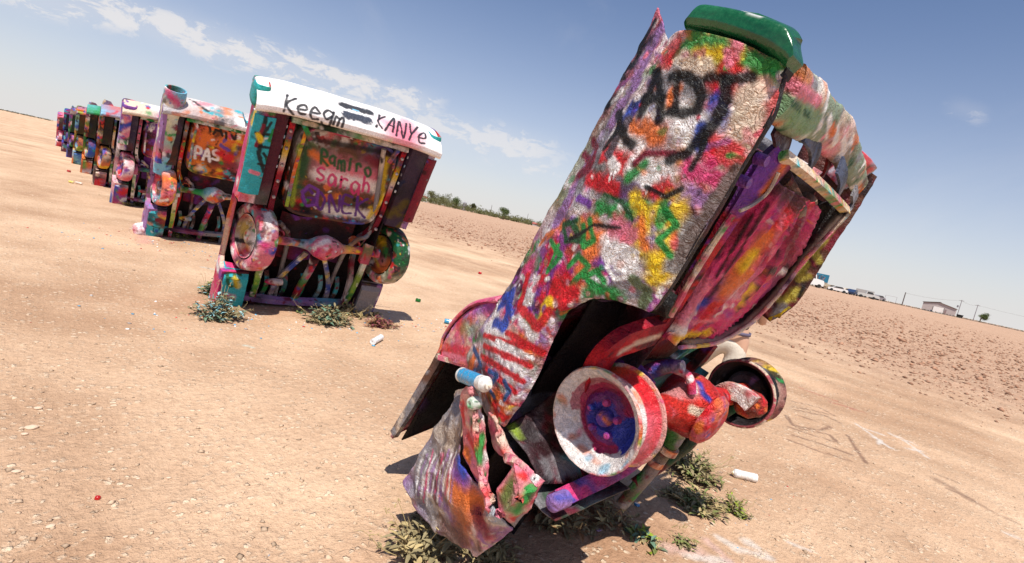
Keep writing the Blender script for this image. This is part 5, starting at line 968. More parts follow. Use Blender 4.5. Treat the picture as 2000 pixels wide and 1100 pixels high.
specs = [ # distance along row, axle height, label, seed, cfg
 ((2.62, 10.9, .95), 66, 1, 'third buried car, with an open round tube at its upper left corner and orange panel', 3, dict(ext=e3, q=.8, n=110, size=1.1, style='tube', fender=('lilac', 'sky'), skirt=False, rocker=('teal', 'grey'), pan_c='orange', bump_c=(.45, .42, .44), bump_pal=('white', 'sky', 'orange', 'grey', 'pink', 'dk', 'teal'), bump_n=70, plate=(.2, .6), tyre_c=('orange', 'pink'), rim_c=('pink', 'red'), fin=.05, rail_c='red', axle_c='cream', slots=False)),
 ((2.62, 15.7, .95), 66, 1, 'fourth buried car, with a pale pink and white corner box and dark red braces', 4, dict(q=1.1, n=45, size=1.7, style='block', fender=('white', 'pink'), skirt_c=('pink', 'lilac'), rocker=('green', 'grey'), pan_c='wine', bump_c='cream', tyre_c=('white', 'pink'), rim_c=('orange', 'red'), lamp_c=('pink', 'pink'), fin=.14, rail_c='wine', axle_c='wine', slots=False, pal=('white', 'pink', 'red', 'purple', 'blue', 'black', 'dk', 'green'))),
 ((2.62, 20.3, .90), 66, 1, 'fifth buried car, with a sharp dark fin standing up and a blue panel low down', 5, dict(q=1.4, n=34, size=2.0, style='fin', fender=('brown', 'orange'), skirt_c=('dk', 'black'), rocker=('red', 'blue'), pan_c='black', bump_c='sky', bump_n=6, tyre_c=('cream', 'pink'), rim_c=('orange', 'red'), fin=.22, rail_c='yellow', slots=False, pal=('dgreen', 'yellow', 'orange', 'blue', 'black', 'red', 'dk', 'cream'))),
 ((2.62, 25.0, .95), 67, 1, 'sixth buried car, dark inside with an orange strip down its left edge', 6, dict(q=1.7, n=28, size=2.3, style='fin', fender=('orange', 'wine'), skirt_c=('dk', 'black'), rocker=('dgreen', 'dk'), pan_c='dk', bump_c='sky', bump_n=6, tyre_c=('white', 'pink'), rim_c=('red', 'wine'), fin=.16, rail_c='dk', slots=False, pal=('orange', 'black', 'green', 'blue', 'wine', 'white', 'dk'))),
 ((2.62, 29.9, .95), 66, 1, 'seventh buried car, with a light blue top corner and a purple and white wheel', 7, dict(q=2, n=24, size=2.5, style='block', fender=('lime', 'green'), skirt_c=('teal', 'dk'), rocker=('brown', 'dk'), pan_c='black', bump_c='sky', tyre_c=('white', 'purple'), rim_c=('pink', 'wine'), lamp_c=('sky', 'sky'), fin=.10, rail_c='dk', slots=False, pal=('lime', 'sky', 'blue', 'black', 'dk', 'orange'))),
 ((2.66, 35.0, .92), 66, 1, 'eighth buried car, small in the distance with a green fender and maroon wheel', 8, dict(q=2.4, n=18, size=2.7, style='fin', fender=('green', 'purple'), skirt_c=('dgreen', 'dk'), rocker=('wine', 'dk'), pan_c='purple', bump_c='grey', tyre_c=('wine', 'pink'), rim_c=('pink', 'wine'), fin=.12, rail_c='dk', slots=False, pal=('wine', 'green', 'purple', 'blue', 'black', 'pink'))),
 ((2.70, 41.0, .95), 66, 1, 'ninth buried car, small dark blue and maroon shape near the far end of the row', 9, dict(q=3, n=14, size=3.0, style='block', fender=('blue', 'wine'), skirt_c=('wine', 'blue'), rocker=('brown', 'grey'), pan_c='dk', bump_c='blue', tyre_c=('brown', 'pink'), rim_c=('wine', 'wine'), lamp_c=('sky', 'teal'), fin=.08, rail_c='dk', slots=False, pal=('wine', 'blue', 'teal', 'black', 'brown'))),
 ((2.70, 48.5, .80), 62, 1, 'tenth and farthest buried car, a pale pink sliver at the very end of the row', 10, dict(q=3, n=20, size=2.4, style='block', fender=('pink', 'white'), skirt_c=('pink', 'white'), rocker=('pink', 'grey'), pan_c='white', bump_c='dk', tyre_c=('white', 'pink'), rim_c=('pink', 'wine'), lamp_c=('dk', 'blue'), fin=.08, rail_c='dk', slots=False, pal=('pink', 'white', 'red', 'blue'))),
]
for O_, th_, ro_, lab, sd_, cf in specs: buried_car(O_, th_, 5, ro_, lab, sd_, cf)

# ------------------------------------------------------------------ weeds
def leaf_mat(name, col, var=.35):
    m, t, p = base_mat(name); v = t.add('ShaderNodeTexCoord').outputs['Object']; n = t.noise(v, 30, 4, .6); n2 = t.noise(v, 7, 3, .6)
    a = t.mix(n, tuple(x*(1-var) for x in col), tuple(min(1, x*(1+var)) for x in col)); t.set(p.inputs['Base Color'], t.mix(t.math('MULTIPLY', t.rng(n2, .5, .65), .5), a, (.22, .15, .07)))
    p.inputs['Roughness'].default_value = .6; p.inputs['Specular IOR Level'].default_value = .25
    try: p.inputs['Subsurface Weight'].default_value = 0
    except Exception: pass
    return m
ML = dict(olive=leaf_mat('dusty_olive_leaf', (.25, .205, .11)), green=leaf_mat('green_leaf', (.17, .195, .06)), lime=leaf_mat('bright_leaf', (.26, .34, .03)), teal=leaf_mat('painted_leaf', (.13, .22, .15)), maroon=leaf_mat('painted_maroon_leaf', (.22, .05, .07)), straw=leaf_mat('straw_leaf', (.42, .33, .16)), rust=leaf_mat('rusty_leaf', (.30, .15, .07)), sky=leaf_mat('painted_sky_leaf', (.25, .5, .55)))
M_STEM = flat_mat('weed_stem', (.20, .14, .07), .8)
def plant(px, py, rad, ht, kinds, label, seed, n=60, leafl=.07, upright=.5, group='weeds round the buried cars', cat='weed'):
    d = ray(px, py); k = -CH/d[2]; c = EYE+k*d; z0 = float(gz(c[0], c[1])[0]); rng = np.random.RandomState(seed)
    root = empty('weed', (c[0], c[1], z0-.01), label, cat, group)
    st = MB(); ms = {k_: MB() for k_ in kinds}
    for i in range(n):
        a = rng.uniform(0, 6.283); rr = rad*rng.rand()**.6; tip = np.array([rr*math.cos(a), rr*math.sin(a), ht*(1-(rr/rad)**2*.7)*rng.uniform(.25, 1)])
        b0 = tip*np.array([.25, .25, 0]); mid__ = (b0+tip)/2+np.array([0, 0, .02]); st.tube([b0, mid__, tip], [.0035, .003, .0015], 5)
        for j in range(rng.randint(6, 11)):
            u = rng.uniform(.35, 1.02); p = b0*(1-u)+tip*u; an = rng.uniform(0, 6.283); el = rng.uniform(-.25, 1.1)*upright*1.6
            dr = np.array([math.cos(an)*math.cos(el), math.sin(an)*math.cos(el), math.sin(el)]); L_ = leafl*rng.uniform(.5, 1.2); w = L_*rng.uniform(.13, .22)
            s_ = np.cross(dr, (0, 0, 1)); s_ /= np.linalg.norm(s_)+1e-6; up_ = np.cross(s_, dr); dp = np.array([0, 0, -L_*.25])
            ms[kinds[rng.randint(len(kinds))]].grid(np.array([[p, p, p], [p+dr*L_*.35+s_*w+up_*w*.4, p+dr*L_*.35, p+dr*L_*.35-s_*w+up_*w*.4], [p+dr*L_*.7+s_*w*.7+up_*w*.3+dp*.5, p+dr*L_*.7+dp*.5, p+dr*L_*.7-s_*w*.7+up_*w*.3+dp*.5], [p+dr*L_+dp]*3]))
    dry = MB()
    for i in range(max(6, n//5)):
        a = rng.uniform(0, 6.283); rr = rad*rng.uniform(.5, 1.5); hh = ht*rng.uniform(.2, 1.15); p1 = np.array([rr*math.cos(a), rr*math.sin(a), hh]); p0 = p1*np.array([.2, .2, 0]); dry.tube(catmull(np.array([p0, (p0+p1)/2+rng.normal(size=3)*rad*.08, p1, p1*1.04+rng.normal(size=3)*rad*.12]), 8), [.0022, .0020, .0018, .0016, .0014, .0012, .001, .0008], 4)
        if rng.rand() < .5:
            for j in range(4): q_ = p1+rng.normal(size=3)*.012; dry.tube([q_, q_+rng.normal(size=3)*.012], .003, 4)
    dry.build('dry_stalks', ML['straw'], root, weld=False, smooth=False)
    st.build('stem', M_STEM, root, weld=False, smooth=False)
    for k_, m_ in ms.items():
        if m_.n: m_.build('leaves', ML[k_], root, weld=False)
    return root
plant(822, 1085, .23, .25, ('olive', 'olive', 'straw'), 'dusty olive weed at the bottom edge beside the crumpled door', 1, 60, .07)
plant(955, 1096, .15, .13, ('olive', 'straw'), 'low olive weed at the bottom edge under the crumpled door corner', 2, 40, .065)
plant(1090, 1025, .22, .20, ('olive', 'rust', 'olive'), 'grey brown weed in the shade below the nearest car sill', 3, 55, .075)
plant(1185, 1015, .24, .15, ('rust', 'straw', 'olive'), 'reddish dry weed in the shade right of the grey brown one', 4, 40, .065)
plant(1255, 1060, .11, .09, ('green', 'lime', 'teal'), 'small green weed with broad pointed leaves at bottom centre', 5, 24, .07)
plant(1335, 1068, .07, .08, ('green', 'olive'), 'tiny green weed beside its shadow at the bottom, right of the broad leaved one', 6, 14, .05)
plant(1345, 925, .26, .24, ('olive', 'green', 'olive'), 'dark leafy weed growing under the nearest car wheel axle', 7, 110, .06)
plant(1352, 985, .24, .12, ('straw', 'olive', 'green'), 'pale yellowish weed in the sun in front of the dark leafy one', 8, 80, .065)
plant(1435, 1000, .12, .13, ('lime', 'green', 'olive'), 'bright lime green weed near the white spray can', 9, 36, .045)
plant(425, 620, .28, .32, ('olive', 'teal', 'olive', 'sky'), 'weed with paint spattered blue leaves at the lower left corner of the second car', 10, 70, .08)
plant(415, 575, .15, .30, ('teal', 'green', 'sky'), 'teal sprayed weed leaning on the second car left edge', 11, 30, .09)
plant(640, 630, .30, .24, ('olive', 'teal', 'olive'), 'dusty leafy weed in front of the second car middle', 12, 66, .09)
plant(628, 590, .22, .24, ('green', 'olive', 'rust'), 'dark weed under the second car driveshaft', 13, 40, .09)
plant(685, 612, .36, .16, ('straw', 'straw', 'olive'), 'straw coloured wispy weed right of the dusty one at the second car', 14, 60, .10, .9)
plant(742, 636, .26, .14, ('maroon', 'maroon', 'rust'), 'maroon sprayed weed at the second car lower right corner', 15, 60, .06)
plant(582, 613, .09, .10, ('green', 'teal'), 'tiny green seedling in front of the second car left arm', 16, 12, .06)
plant(345, 462, .3, .18, ('olive', 'straw', 'lime'), 'yellowish weed at the foot of the third car', 17, 30, .12)
plant(405, 465, .5, .22, ('olive', 'rust', 'straw'), 'brown scrubby weed under the third car right side', 18, 40, .12)
plant(262, 402, .5, .15, ('olive', 'green'), 'low grey green weed at the foot of the fourth car', 19, 24, .12)
plant(312, 458, .16, .12, ('straw', 'lime'), 'cream coloured crumpled weed touching the third car left foot', 20, 18, .10)

# ------------------------------------------------------------------ spray cans
def can(p, ax, r, L_, body, top, label, seed, band_=None):
    ax = np.array(ax, float); ax /= np.linalg.norm(ax); root = empty('spray_can', p, label, 'spray can', 'discarded spray cans')
    def pf(P):
        C = np.tile(cc(body), (len(P), 1)); u = P@ax/L_
        if band_ is not None: k = (u > band_[1]) & (u < band_[2]); C[k] = cc(band_[0])
        w = fbm(P, 90, 3, seed); C[w > .42] = cc('grey'); return C
    m = MB().lathe([(-.5*L_, 0), (-.5*L_, r*.92), (-.49*L_, r*1.03), (-.47*L_, r), (.36*L_, r), (.37*L_, r*1.04), (.385*L_, r*.98), (.43*L_, r*.72), (.45*L_, r*.5), (.46*L_, r*.48)], (0, 0, 0), ax, 32); m.build('can_body', M_SMOOTH, root, maxlen=L_*.04, paint=pf, angle=30)
    m = MB().lathe([(.45*L_, r*.46), (.455*L_, r*.5), (.50*L_, r*.46), (.51*L_, r*.2), (.51*L_, 0)], (0, 0, 0), ax, 24); m.build('can_valve', M_SMOOTH, root, paint=lambda P: np.tile(cc(top), (len(P), 1)))
    m = MB().lathe([(.50*L_, r*.16), (.545*L_, r*.16), (.55*L_, 0)], (0, 0, 0), ax, 12); m.build('nozzle', M_SMOOTH, root, paint=lambda P: np.tile(cc('cream'), (len(P), 1)))
    return root
def gpt(px, py, r=0): 
    d = ray(px, py); k = (r-CH)/d[2]; c = EYE+k*d; return np.array([c[0], c[1], float(gz(c[0], c[1])[0])+r])
wN = lambda p: N.O+N.A@np.array(p)
pa, pb = wN(N.at(904, 733, 't', -1.0)), wN(N.at(953, 753, 't', -1.06))
can((pa+pb)/2, pb-pa, .032, np.linalg.norm(pb-pa)*1.08, (.62, .62, .60), (.72, .68, .60), 'white and blue spray can lying on top of the crumpled door of the nearest car', 1, ((.02, .26, .50), -.42, .22))
def gcan(p, q, r, body, top, lab, sd__, b=None): a, c = gpt(*p, r), gpt(*q, r); can((a+c)/2, c-a, r, max(.16, np.linalg.norm(c-a)), body, top, lab, sd__, b)
gcan((1478, 933), (1430, 921), .034, (.80, .79, .76), (.62, .52, .30), 'white spray can with a tan top lying on the sand right of the nearest car', 2, ((.70, .66, .62), -.3, .2))
gcan((728, 668), (746, 658), .034, (.80, .80, .80), 'grey', 'plain white spray can on the sand in front of the second car', 3)
gcan((868, 627), (890, 631), .034, (.03, .28, .50), (.7, .7, .7), 'blue spray can on the sand between the second car and the nearest one', 4, ('white', -.1, .1))
gcan((136, 355), (143, 357), .034, (.75, .62, .15), 'cream', 'pale yellow spray can far off on the sand left of the fifth car', 5)
gcan((149, 357), (160, 360), .034, (.75, .60, .50), 'cream', 'cream spray can far off on the sand beside the yellow one', 6)
def cap(px, py, s, c, lab):
    m = MB().lathe([(0, 0), (0, s), (.9*s, s*.95), (1.1*s, s*.8), (1.15*s, 0)], (0, 0, 0), (.2, .1, 1), 20); o = m.build('can_cap', M_SMOOTH, None, maxlen=s*.4, paint=lambda P: np.tile(cc(c), (len(P), 1))); o.location = gpt(px, py, s*.1); tagp(o, lab, 'cap', 'spray can caps on the ground')
cap(816, 589, .045, (.01, .12, .01), 'dark green can cap on the sand between the first two cars'); cap(937, 535, .05, (.45, .01, .01), 'red can cap on the far sand left of the nearest car flank'); cap(134, 336, .06, (.40, .03, .02), 'dark red can cap far off on the sand left of the row'); cap(190, 974, .012, (.45, .01, .01), 'tiny red cap on the sand at lower left')
cap(1168, 1040, .018, (.6, .3, .6), 'small lilac cap among the weeds at the bottom'); cap(1243, 990, .02, (.02, .2, .45), 'small blue cap in the shadow under the nearest car axle')
# crumpled painted rag at the third car
rg = gpt(278, 450, .08); bm = bmesh.new(); bmesh.ops.create_icosphere(bm, subdivisions=4, radius=.11); me = bpy.data.meshes.new('rag'); bm.to_mesh(me); bm.free(); V = vco(me); V = V*(1+fbm(V, 9, 4, 3)[:, None]*.9); V[:, 2] = V[:, 2]*1.1; me.vertices.foreach_set('co', V.ravel()); me.update(); setcol(me, make_paint('lilac', 30, ('white', 'lilac', 'pink'), 3, .8)(V)); me.materials.append(M_PAINT); me.shade_smooth(); o = bpy.data.objects.new('rag', me); COL.objects.link(o); o.location = rg; tagp(o, 'crumpled pale lilac rag by the left foot of the third car', 'rag')

# ------------------------------------------------------------------ person behind the nearest car
def skin_chain(chains, name, mat, parent, sub=2):
    """joined skinned skeleton; chains of (point, radius)"""
    bm = bmesh.new(); vs = {}; rad = {}
    for ch in chains:
        prev = None
        for p, r in ch:
            key = tuple(round(float(x), 4) for x in p)
            if key not in vs: vs[key] = bm.verts.new(p); rad[key] = r
            if prev is not None and prev is not vs[key] and bm.edges.get((prev, vs[key])) is None: bm.edges.new((prev, vs[key]))
            prev = vs[key]
    me = bpy.data.meshes.new(name); bm.to_mesh(me); bm.free(); o = bpy.data.objects.new(name, me); COL.objects.link(o); o.parent = parent
    sk = o.modifiers.new('skin', 'SKIN'); sk.use_smooth_shade = True
    keys = list(vs.keys()); lay = me.skin_vertices[0].data if me.skin_vertices else None
    for i, k in enumerate(keys):
        r = rad[k]; lay[i].radius = (r, r) if not isinstance(r, tuple) else r
    lay[0].use_root = True
    s_ = o.modifiers.new('sub', 'SUBSURF'); s_.levels = sub; s_.render_levels = sub
    me.materials.append(mat); return o
def person():
    M_SK = flat_mat('skin', (.55, .33, .23), .5, 0, .08, 20, .0005); M_SH = flat_mat('cream_cloth', (.56, .50, .42), .85, 0, .06, 14, .006, .1); M_TS = flat_mat('navy_cloth', (.02, .025, .06), .85, 0, .2, 20, .003, .1); M_HR = flat_mat('hair', (.05, .03, .02), .7); M_SHOE = flat_mat('shoe', (.25, .22, .2), .7)
    root = empty('person', (0, 0, 0), 'person in cream shorts and a navy shirt standing half hidden behind the nearest car', 'person', None)
    B = np.array([5.46, 2.27, 0]); g = float(gz(B[0], B[1])[0]); root.location = (B[0], B[1], g); root.rotation_euler = (0, 0, R_(113))
    H = lambda x, y, z: np.array([x, y, z])
    pel = (H(0, 0, .95), .15)
    hipL, hipR = (H(-.10, 0, .90), .115), (H(.10, 0, .90), .115)
    knL, knR = (H(-.05, .10, .50), .062), (H(.34, -.02, .50), .062)
    anL, anR = (H(-.06, .20, .09), .040), (H(.44, .04, .09), .040)
    body = [[pel, (H(0, 0, 1.08), .13), (H(0, .01, 1.25), .155), (H(0, 0, 1.40), .15), (H(0, 0, 1.49), .075), (H(.0, -.01, 1.55), .055), (H(0, -.02, 1.60), .07), (H(0, -.02, 1.68), .092), (H(0, -.01, 1.75), .075)],
            [pel, hipL, (H(-.08, .04, .70), .09), knL, (H(-.055, .14, .36), .058), anL, (H(-.07, .08, .04), .032), (H(-.07, .03, .03), .024)], [pel, hipR, (H(.23, -.01, .70), .09), knR, (H(.38, .01, .36), .058), anR, (H(.45, -.08, .04), .032), (H(.46, -.13, .03), .024)]]
    for s in (-1, 1):
        sh = (H(s*.18, 0, 1.41), .06); el = (H(s*.25, -.06, 1.16), .042); wr = (H(s*.16, -.24, 1.24), .028); palm = (H(s*.12, -.30, 1.30), .032)
        body.append([(H(0, 0, 1.40), .15), sh, (H(s*.235, .01, 1.28), .05), el, (H(s*.23, -.12, 1.18), .038), wr, palm])
        for k in range(4): b = palm[0]+H((k-1.5)*.017, -.025, 0); body.append([palm, (b, .0085), (b+H(0, -.035, -.008), .008), (b+H(0, -.055-.008*(k in (1, 2)), -.03), .007)])
        body.append([palm, (palm[0]+H(-s*.035, .0, .0), .009), (palm[0]+H(-s*.05, -.03, -.01), .008)])
    skin_chain(body, 'body', M_SK, root)
    skin_chain([[(H(0, 0, .99), .165), (H(0, .01, .92), .17), (H(-.11, 0, .86), .13), (H(-.08, .04, .70), .115), (H(-.055, .09, .56), .105)], [(H(0, .01, .92), .17), (H(.13, .01, .86), .13), (H(.23, -.01, .70), .115), (H(.31, -.018, .55), .105)]], 'shorts', M_SH, root)
    skin_chain([[(H(0, 0, 1.0), .16), (H(0, 0, 1.12), .15), (H(0, .01, 1.26), .17), (H(0, 0, 1.40), .16), (H(0, 0, 1.46), .09)], [(H(0, 0, 1.40), .16), (H(-.19, 0, 1.40), .075), (H(-.235, .01, 1.28), .066)], [(H(0, 0, 1.40), .16), (H(.19, 0, 1.40), .075), (H(.235, .01, 1.28), .066)]], 'shirt', M_TS, root)
    m = MB(); 
    G = [[(.10*math.sin(a)*math.cos(b), -.005+.115*math.sin(a)*math.sin(b), 1.70+.115*math.cos(a)) for b in np.linspace(0, 2*np.pi, 24, endpoint=False)] for a in np.linspace(.01, 1.7, 12)]
    m.grid(np.array(G), cv=True).build('hair', M_HR, root, disp=crumple(.006, 30))
    m = MB(); m.tube([(0, -.105, 1.70), (0, -.135, 1.675), (0, -.112, 1.665)], [.008, .014, .012], 8)
    m.build('nose', M_SK, root)
    for s in (-1, 1):
        m = MB(); m.lathe([(-.01, 0), (-.006, .010), (0, .013)], (s*.034, -.095, 1.70), (0, 1, 0), 12); m.build('eye', flat_mat('eye_white', (.7, .7, .7), .3), root)
        m = MB(); m.tube([(s*.095, 0, 1.71), (s*.105, .01, 1.69), (s*.097, 0, 1.665)], [.012, .016, .01], 8); m.build('ear', M_SK, root)
        P = anL[0] if s < 0 else anR[0]; m = MB(); m.tube([P+H(0, .05, -.05), P+H(0, -.03, -.045), P+H(-.005, -.12, -.06), P+H(-.005, -.19, -.07)], [.04, .052, .05, .03], 14, flat=.75, n=16); m.build('shoe', M_SHOE, root)
    m = MB(); m.tube([(-.03, -.108, 1.635), (0, -.114, 1.633), (.03, -.108, 1.635)], .006, 6); m.build('mouth', flat_mat('lips', (.4, .15, .12), .5), root)
    m = MB(); a_ = np.linspace(0, 2*np.pi, 30, endpoint=False); m.grid(np.array([[(x*.175, y*.16+.005, z) for x, y in zip(np.cos(a_), np.sin(a_))] for z in (1.0, 1.035)]), cv=True); m.build('belt', flat_mat('belt_leather', (.12, .10, .16), .5), root, solid=.005)
person()
# ------------------------------------------------------------------ the far side of the field
def far(px, Zd, dz=0.0):
    """ground point seen in picture column px on the horizon at depth Zd"""
    py = HY0+(HY1-HY0)/2000*px; d = ray(px, py); k = Zd/FPX; p = EYE+k*d; return np.array([p[0], p[1], float(gz(p[0], p[1], False)[0])+dz])
def facing(p):   # yaw so that local -y looks at the camera
    return math.atan2(p[1], p[0])-math.pi/2
M_BW = flat_mat('pale_siding', (.42, .37, .36), .6, 0, .08, .6, .01); M_DKR = flat_mat('roof_sheet', (.10, .07, .06), .6, 0, .1, .5, 0); M_OPEN = flat_mat('bright_doorway', (.75, .74, .72), .8, 0, .03, .5, 0)
M_WHT = flat_mat('white_car_paint', (.75, .75, .74), .3, 0, .03, 1, 0, .5); M_GLS = flat_mat('dark_glass', (.03, .035, .04), .1, 0, .1, 1, 0, .6); M_TYR = flat_mat('tyre_rubber', (.02, .02, .02), .8, 0, .1, 5, 0); M_POLE = flat_mat('weathered_pole', (.11, .085, .075), .85, 0, .2, 3, 0); M_STL = flat_mat('galvanised_steel', (.30, .28, .30), .5, .4, .1, 3, 0); M_NVY = flat_mat('navy_paint', (.02, .04, .10), .4, 0, .1, 1, 0)
def at_far(root, p, yaw=0): root.location = p; root.rotation_euler = (0, 0, facing(p)+yaw)
# metal barn
p = far(1831, 255); b = empty('metal_barn', (0, 0, 0), 'low grey metal barn with a shallow gable roof and big bright doorway', 'building')
m = MB(); 
for z in (0,): 
    a0 = np.array([(-10.5, 0, -.6), (10.5, 0, -.6), (10.5, 0, 3.9), (0, 0, 5.3), (-10.5, 0, 3.9)]); a1 = a0+np.array([0, 14, 0]); k = m.addv(np.concatenate([a0, a1]))
    m.f += [(k, k+1, k+2, k+3, k+4), (k+5, k+9, k+8, k+7, k+6), (k, k+5, k+6, k+1), (k+1, k+6, k+7, k+2), (k+4, k+9, k+5, k)]
m.build('wall', M_BW, b, smooth=False)
m = MB(); 
for s in (-1, 1): m.grid(np.array([[(s*11, -.5, 4.0), (s*11, 14.5, 4.0)], [(0, -.5, 5.5), (0, 14.5, 5.5)]]))
m.build('roof', M_DKR, b, solid=.25, smooth=False, weld=False)
MB().box((-3.4, -.12, -.5), (3.4, .02, 3.0)).build('doorway', M_OPEN, b, smooth=False); MB().box((-4.6, -.5, -.5), (-3.7, .0, .8)).build('bin', M_NVY, b, smooth=False)
m = MB().box((4.2, -.15, -.5), (5.2, .02, 2.4)); m.build('door', flat_mat('brown_door', (.25, .18, .18), .7), b, smooth=False)
for q in (-3.5, 3.5): MB().box((q-.12, -.2, -.5), (q+.12, .0, 3.1)).build('door_post', M_POLE, b, smooth=False)
at_far(b, p, R_(-3)); b.scale = (.60, .8, .95)
# poles and wires
pp = []
for px, H_, Zd, lab, r in ((1762, 6.0, 235, 'short dark wooden pole standing alone left of the metal barn', .22), (1869, 8.6, 255, 'pale utility pole with a transformer just right of the metal barn', .16), (1901, 8.0, 255, 'pale utility pole beside the lone bushy tree', .16)):
    P = far(px, Zd); o = empty('utility_pole', (0, 0, 0), lab, 'pole', 'poles on the horizon'); MB().tube([(0, 0, -.5), (0, 0, H_)], [r, r*.8], 10).build('pole', M_POLE if r > .2 else M_STL, o)
    if px == 1869:
        MB().lathe([(-.5, 0), (-.5, .35), (.5, .35), (.5, 0)], (-.8, 0, 5.2), (0, 0, 1), 14).build('transformer', M_STL, o); MB().tube([(-.8, 0, 5.2), (0, 0, 5.2)], .08, 6).build('bracket', M_STL, o)
    if r < .2: MB().box((-.9, -.06, H_-.5), (.9, .06, H_-.35)).build('crossarm', M_POLE, o, smooth=False)
    at_far(o, P); pp.append(P+np.array([0, 0, H_-.3]))
pp.append(far(2120, 250)+np.array([0, 0, 8]))
for i, (a, b_) in enumerate(zip(pp[:-1], pp[1:])):
    t = np.linspace(0, 1, 16)[:, None]; C_ = a*(1-t)+b_*t; C_[:, 2] -= (1.6*4*t*(1-t))[:, 0]*.5; o = MB().tube(C_, .03, 5).build('power_line', M_POLE, None); tagp(o, ['sagging wire from the lone dark pole across above the barn roof', 'wire between the two pale utility poles', 'wire running right from the pole by the bushy tree'][i], 'wire', 'wires along the horizon')
# gantry frame
P = far(1738, 235); o = empty('goal_frame', (0, 0, 0), 'thin pale rectangular pipe frame left of the dark pole', 'frame'); 
for x in (-2.1, 2.1): MB().tube([(x, 0, -.4), (x, 0, 3.0)], .06, 6).build('post', M_STL, o)
MB().tube([(-2.1, 0, 3.0), (2.1, 0, 3.0)], .06, 6).build('crossbar', M_STL, o); at_far(o, P)
# bin
P = far(1874, 240); o = empty('dumpster', (0, 0, 0), 'black open bin at the foot of the transformer pole', 'bin'); MB().tris([(-1, -.7, -.4), (1, -.7, -.4), (1.2, -.9, 1.3), (-1.2, -.9, 1.3), (-1, .7, -.4), (1, .7, -.4), (1.2, .9, 1.3), (-1.2, .9, 1.3)], [(0, 1, 2, 3), (5, 4, 7, 6), (0, 4, 5, 1), (1, 5, 6, 2), (4, 0, 3, 7)]).build('tub', flat_mat('black_steel', (.015, .015, .015), .7), o, solid=.06, smooth=False)
MB().box((-1.3, -1.0, 1.3), (1.3, 1.0, 1.42)).build('lid', flat_mat('bin_lid', (.02, .02, .025), .6), o, smooth=False); at_far(o, P)
# billboard
P = far(1598, 215); o = empty('billboard', (0, 0, 0), 'blue roadside billboard on posts behind the white truck', 'billboard')
for x in (-2.1, -.7, .7, 2.1): MB().tube([(x, .1, -.5), (x, .1, 3.2)], .12, 8).build('post', M_POLE, o)
MB().box((-2.9, -.1, 2.5), (2.9, .25, 5.7)).build('board', flat_mat('billboard_blue', (.02, .16, .26), .5, 0, .15, .4, 0), o, smooth=False)
MB().box((-2.9, -.16, 2.1), (2.9, .2, 2.5)).build('catwalk', flat_mat('catwalk', (.35, .26, .18), .7), o, smooth=False)
an = flat_mat('billboard_art', (.52, .25, .20), .5, 0, .2, 2, 0); wn = flat_mat('billboard_white', (.65, .65, .66), .5, 0, .1, 1, 0)
m = MB(); 
for st, xo in (([(-.9, 0), (-.9, 1.2), (-.3, 1.2), (-.2, .7), (-.8, .6), (-.1, 0)], -.5), ([(0, .1), (.6, 0), (.8, .5), (.2, .7), (.3, 1.2), (.9, 1.1)], -.2), ([(1, 1.1), (1.6, 1.1), (1.0, 0), (1.7, .1)], -.1)): m.tube([(x+xo, -.13, 3.4+y) for x, y in st], .16, 6, flat=.3)
m.build('lettering', an, o); m = MB(); m.tube([(-1.9, -.12, 3.1), (-1.5, -.12, 4.2), (-1.6, -.12, 5.0)], .18, 6, flat=.3); m.tube([(-1.2, -.12, 5.1), (.9, -.12, 5.0)], .09, 6, flat=.3); m.build('artwork', wn, o)
at_far(o, P)
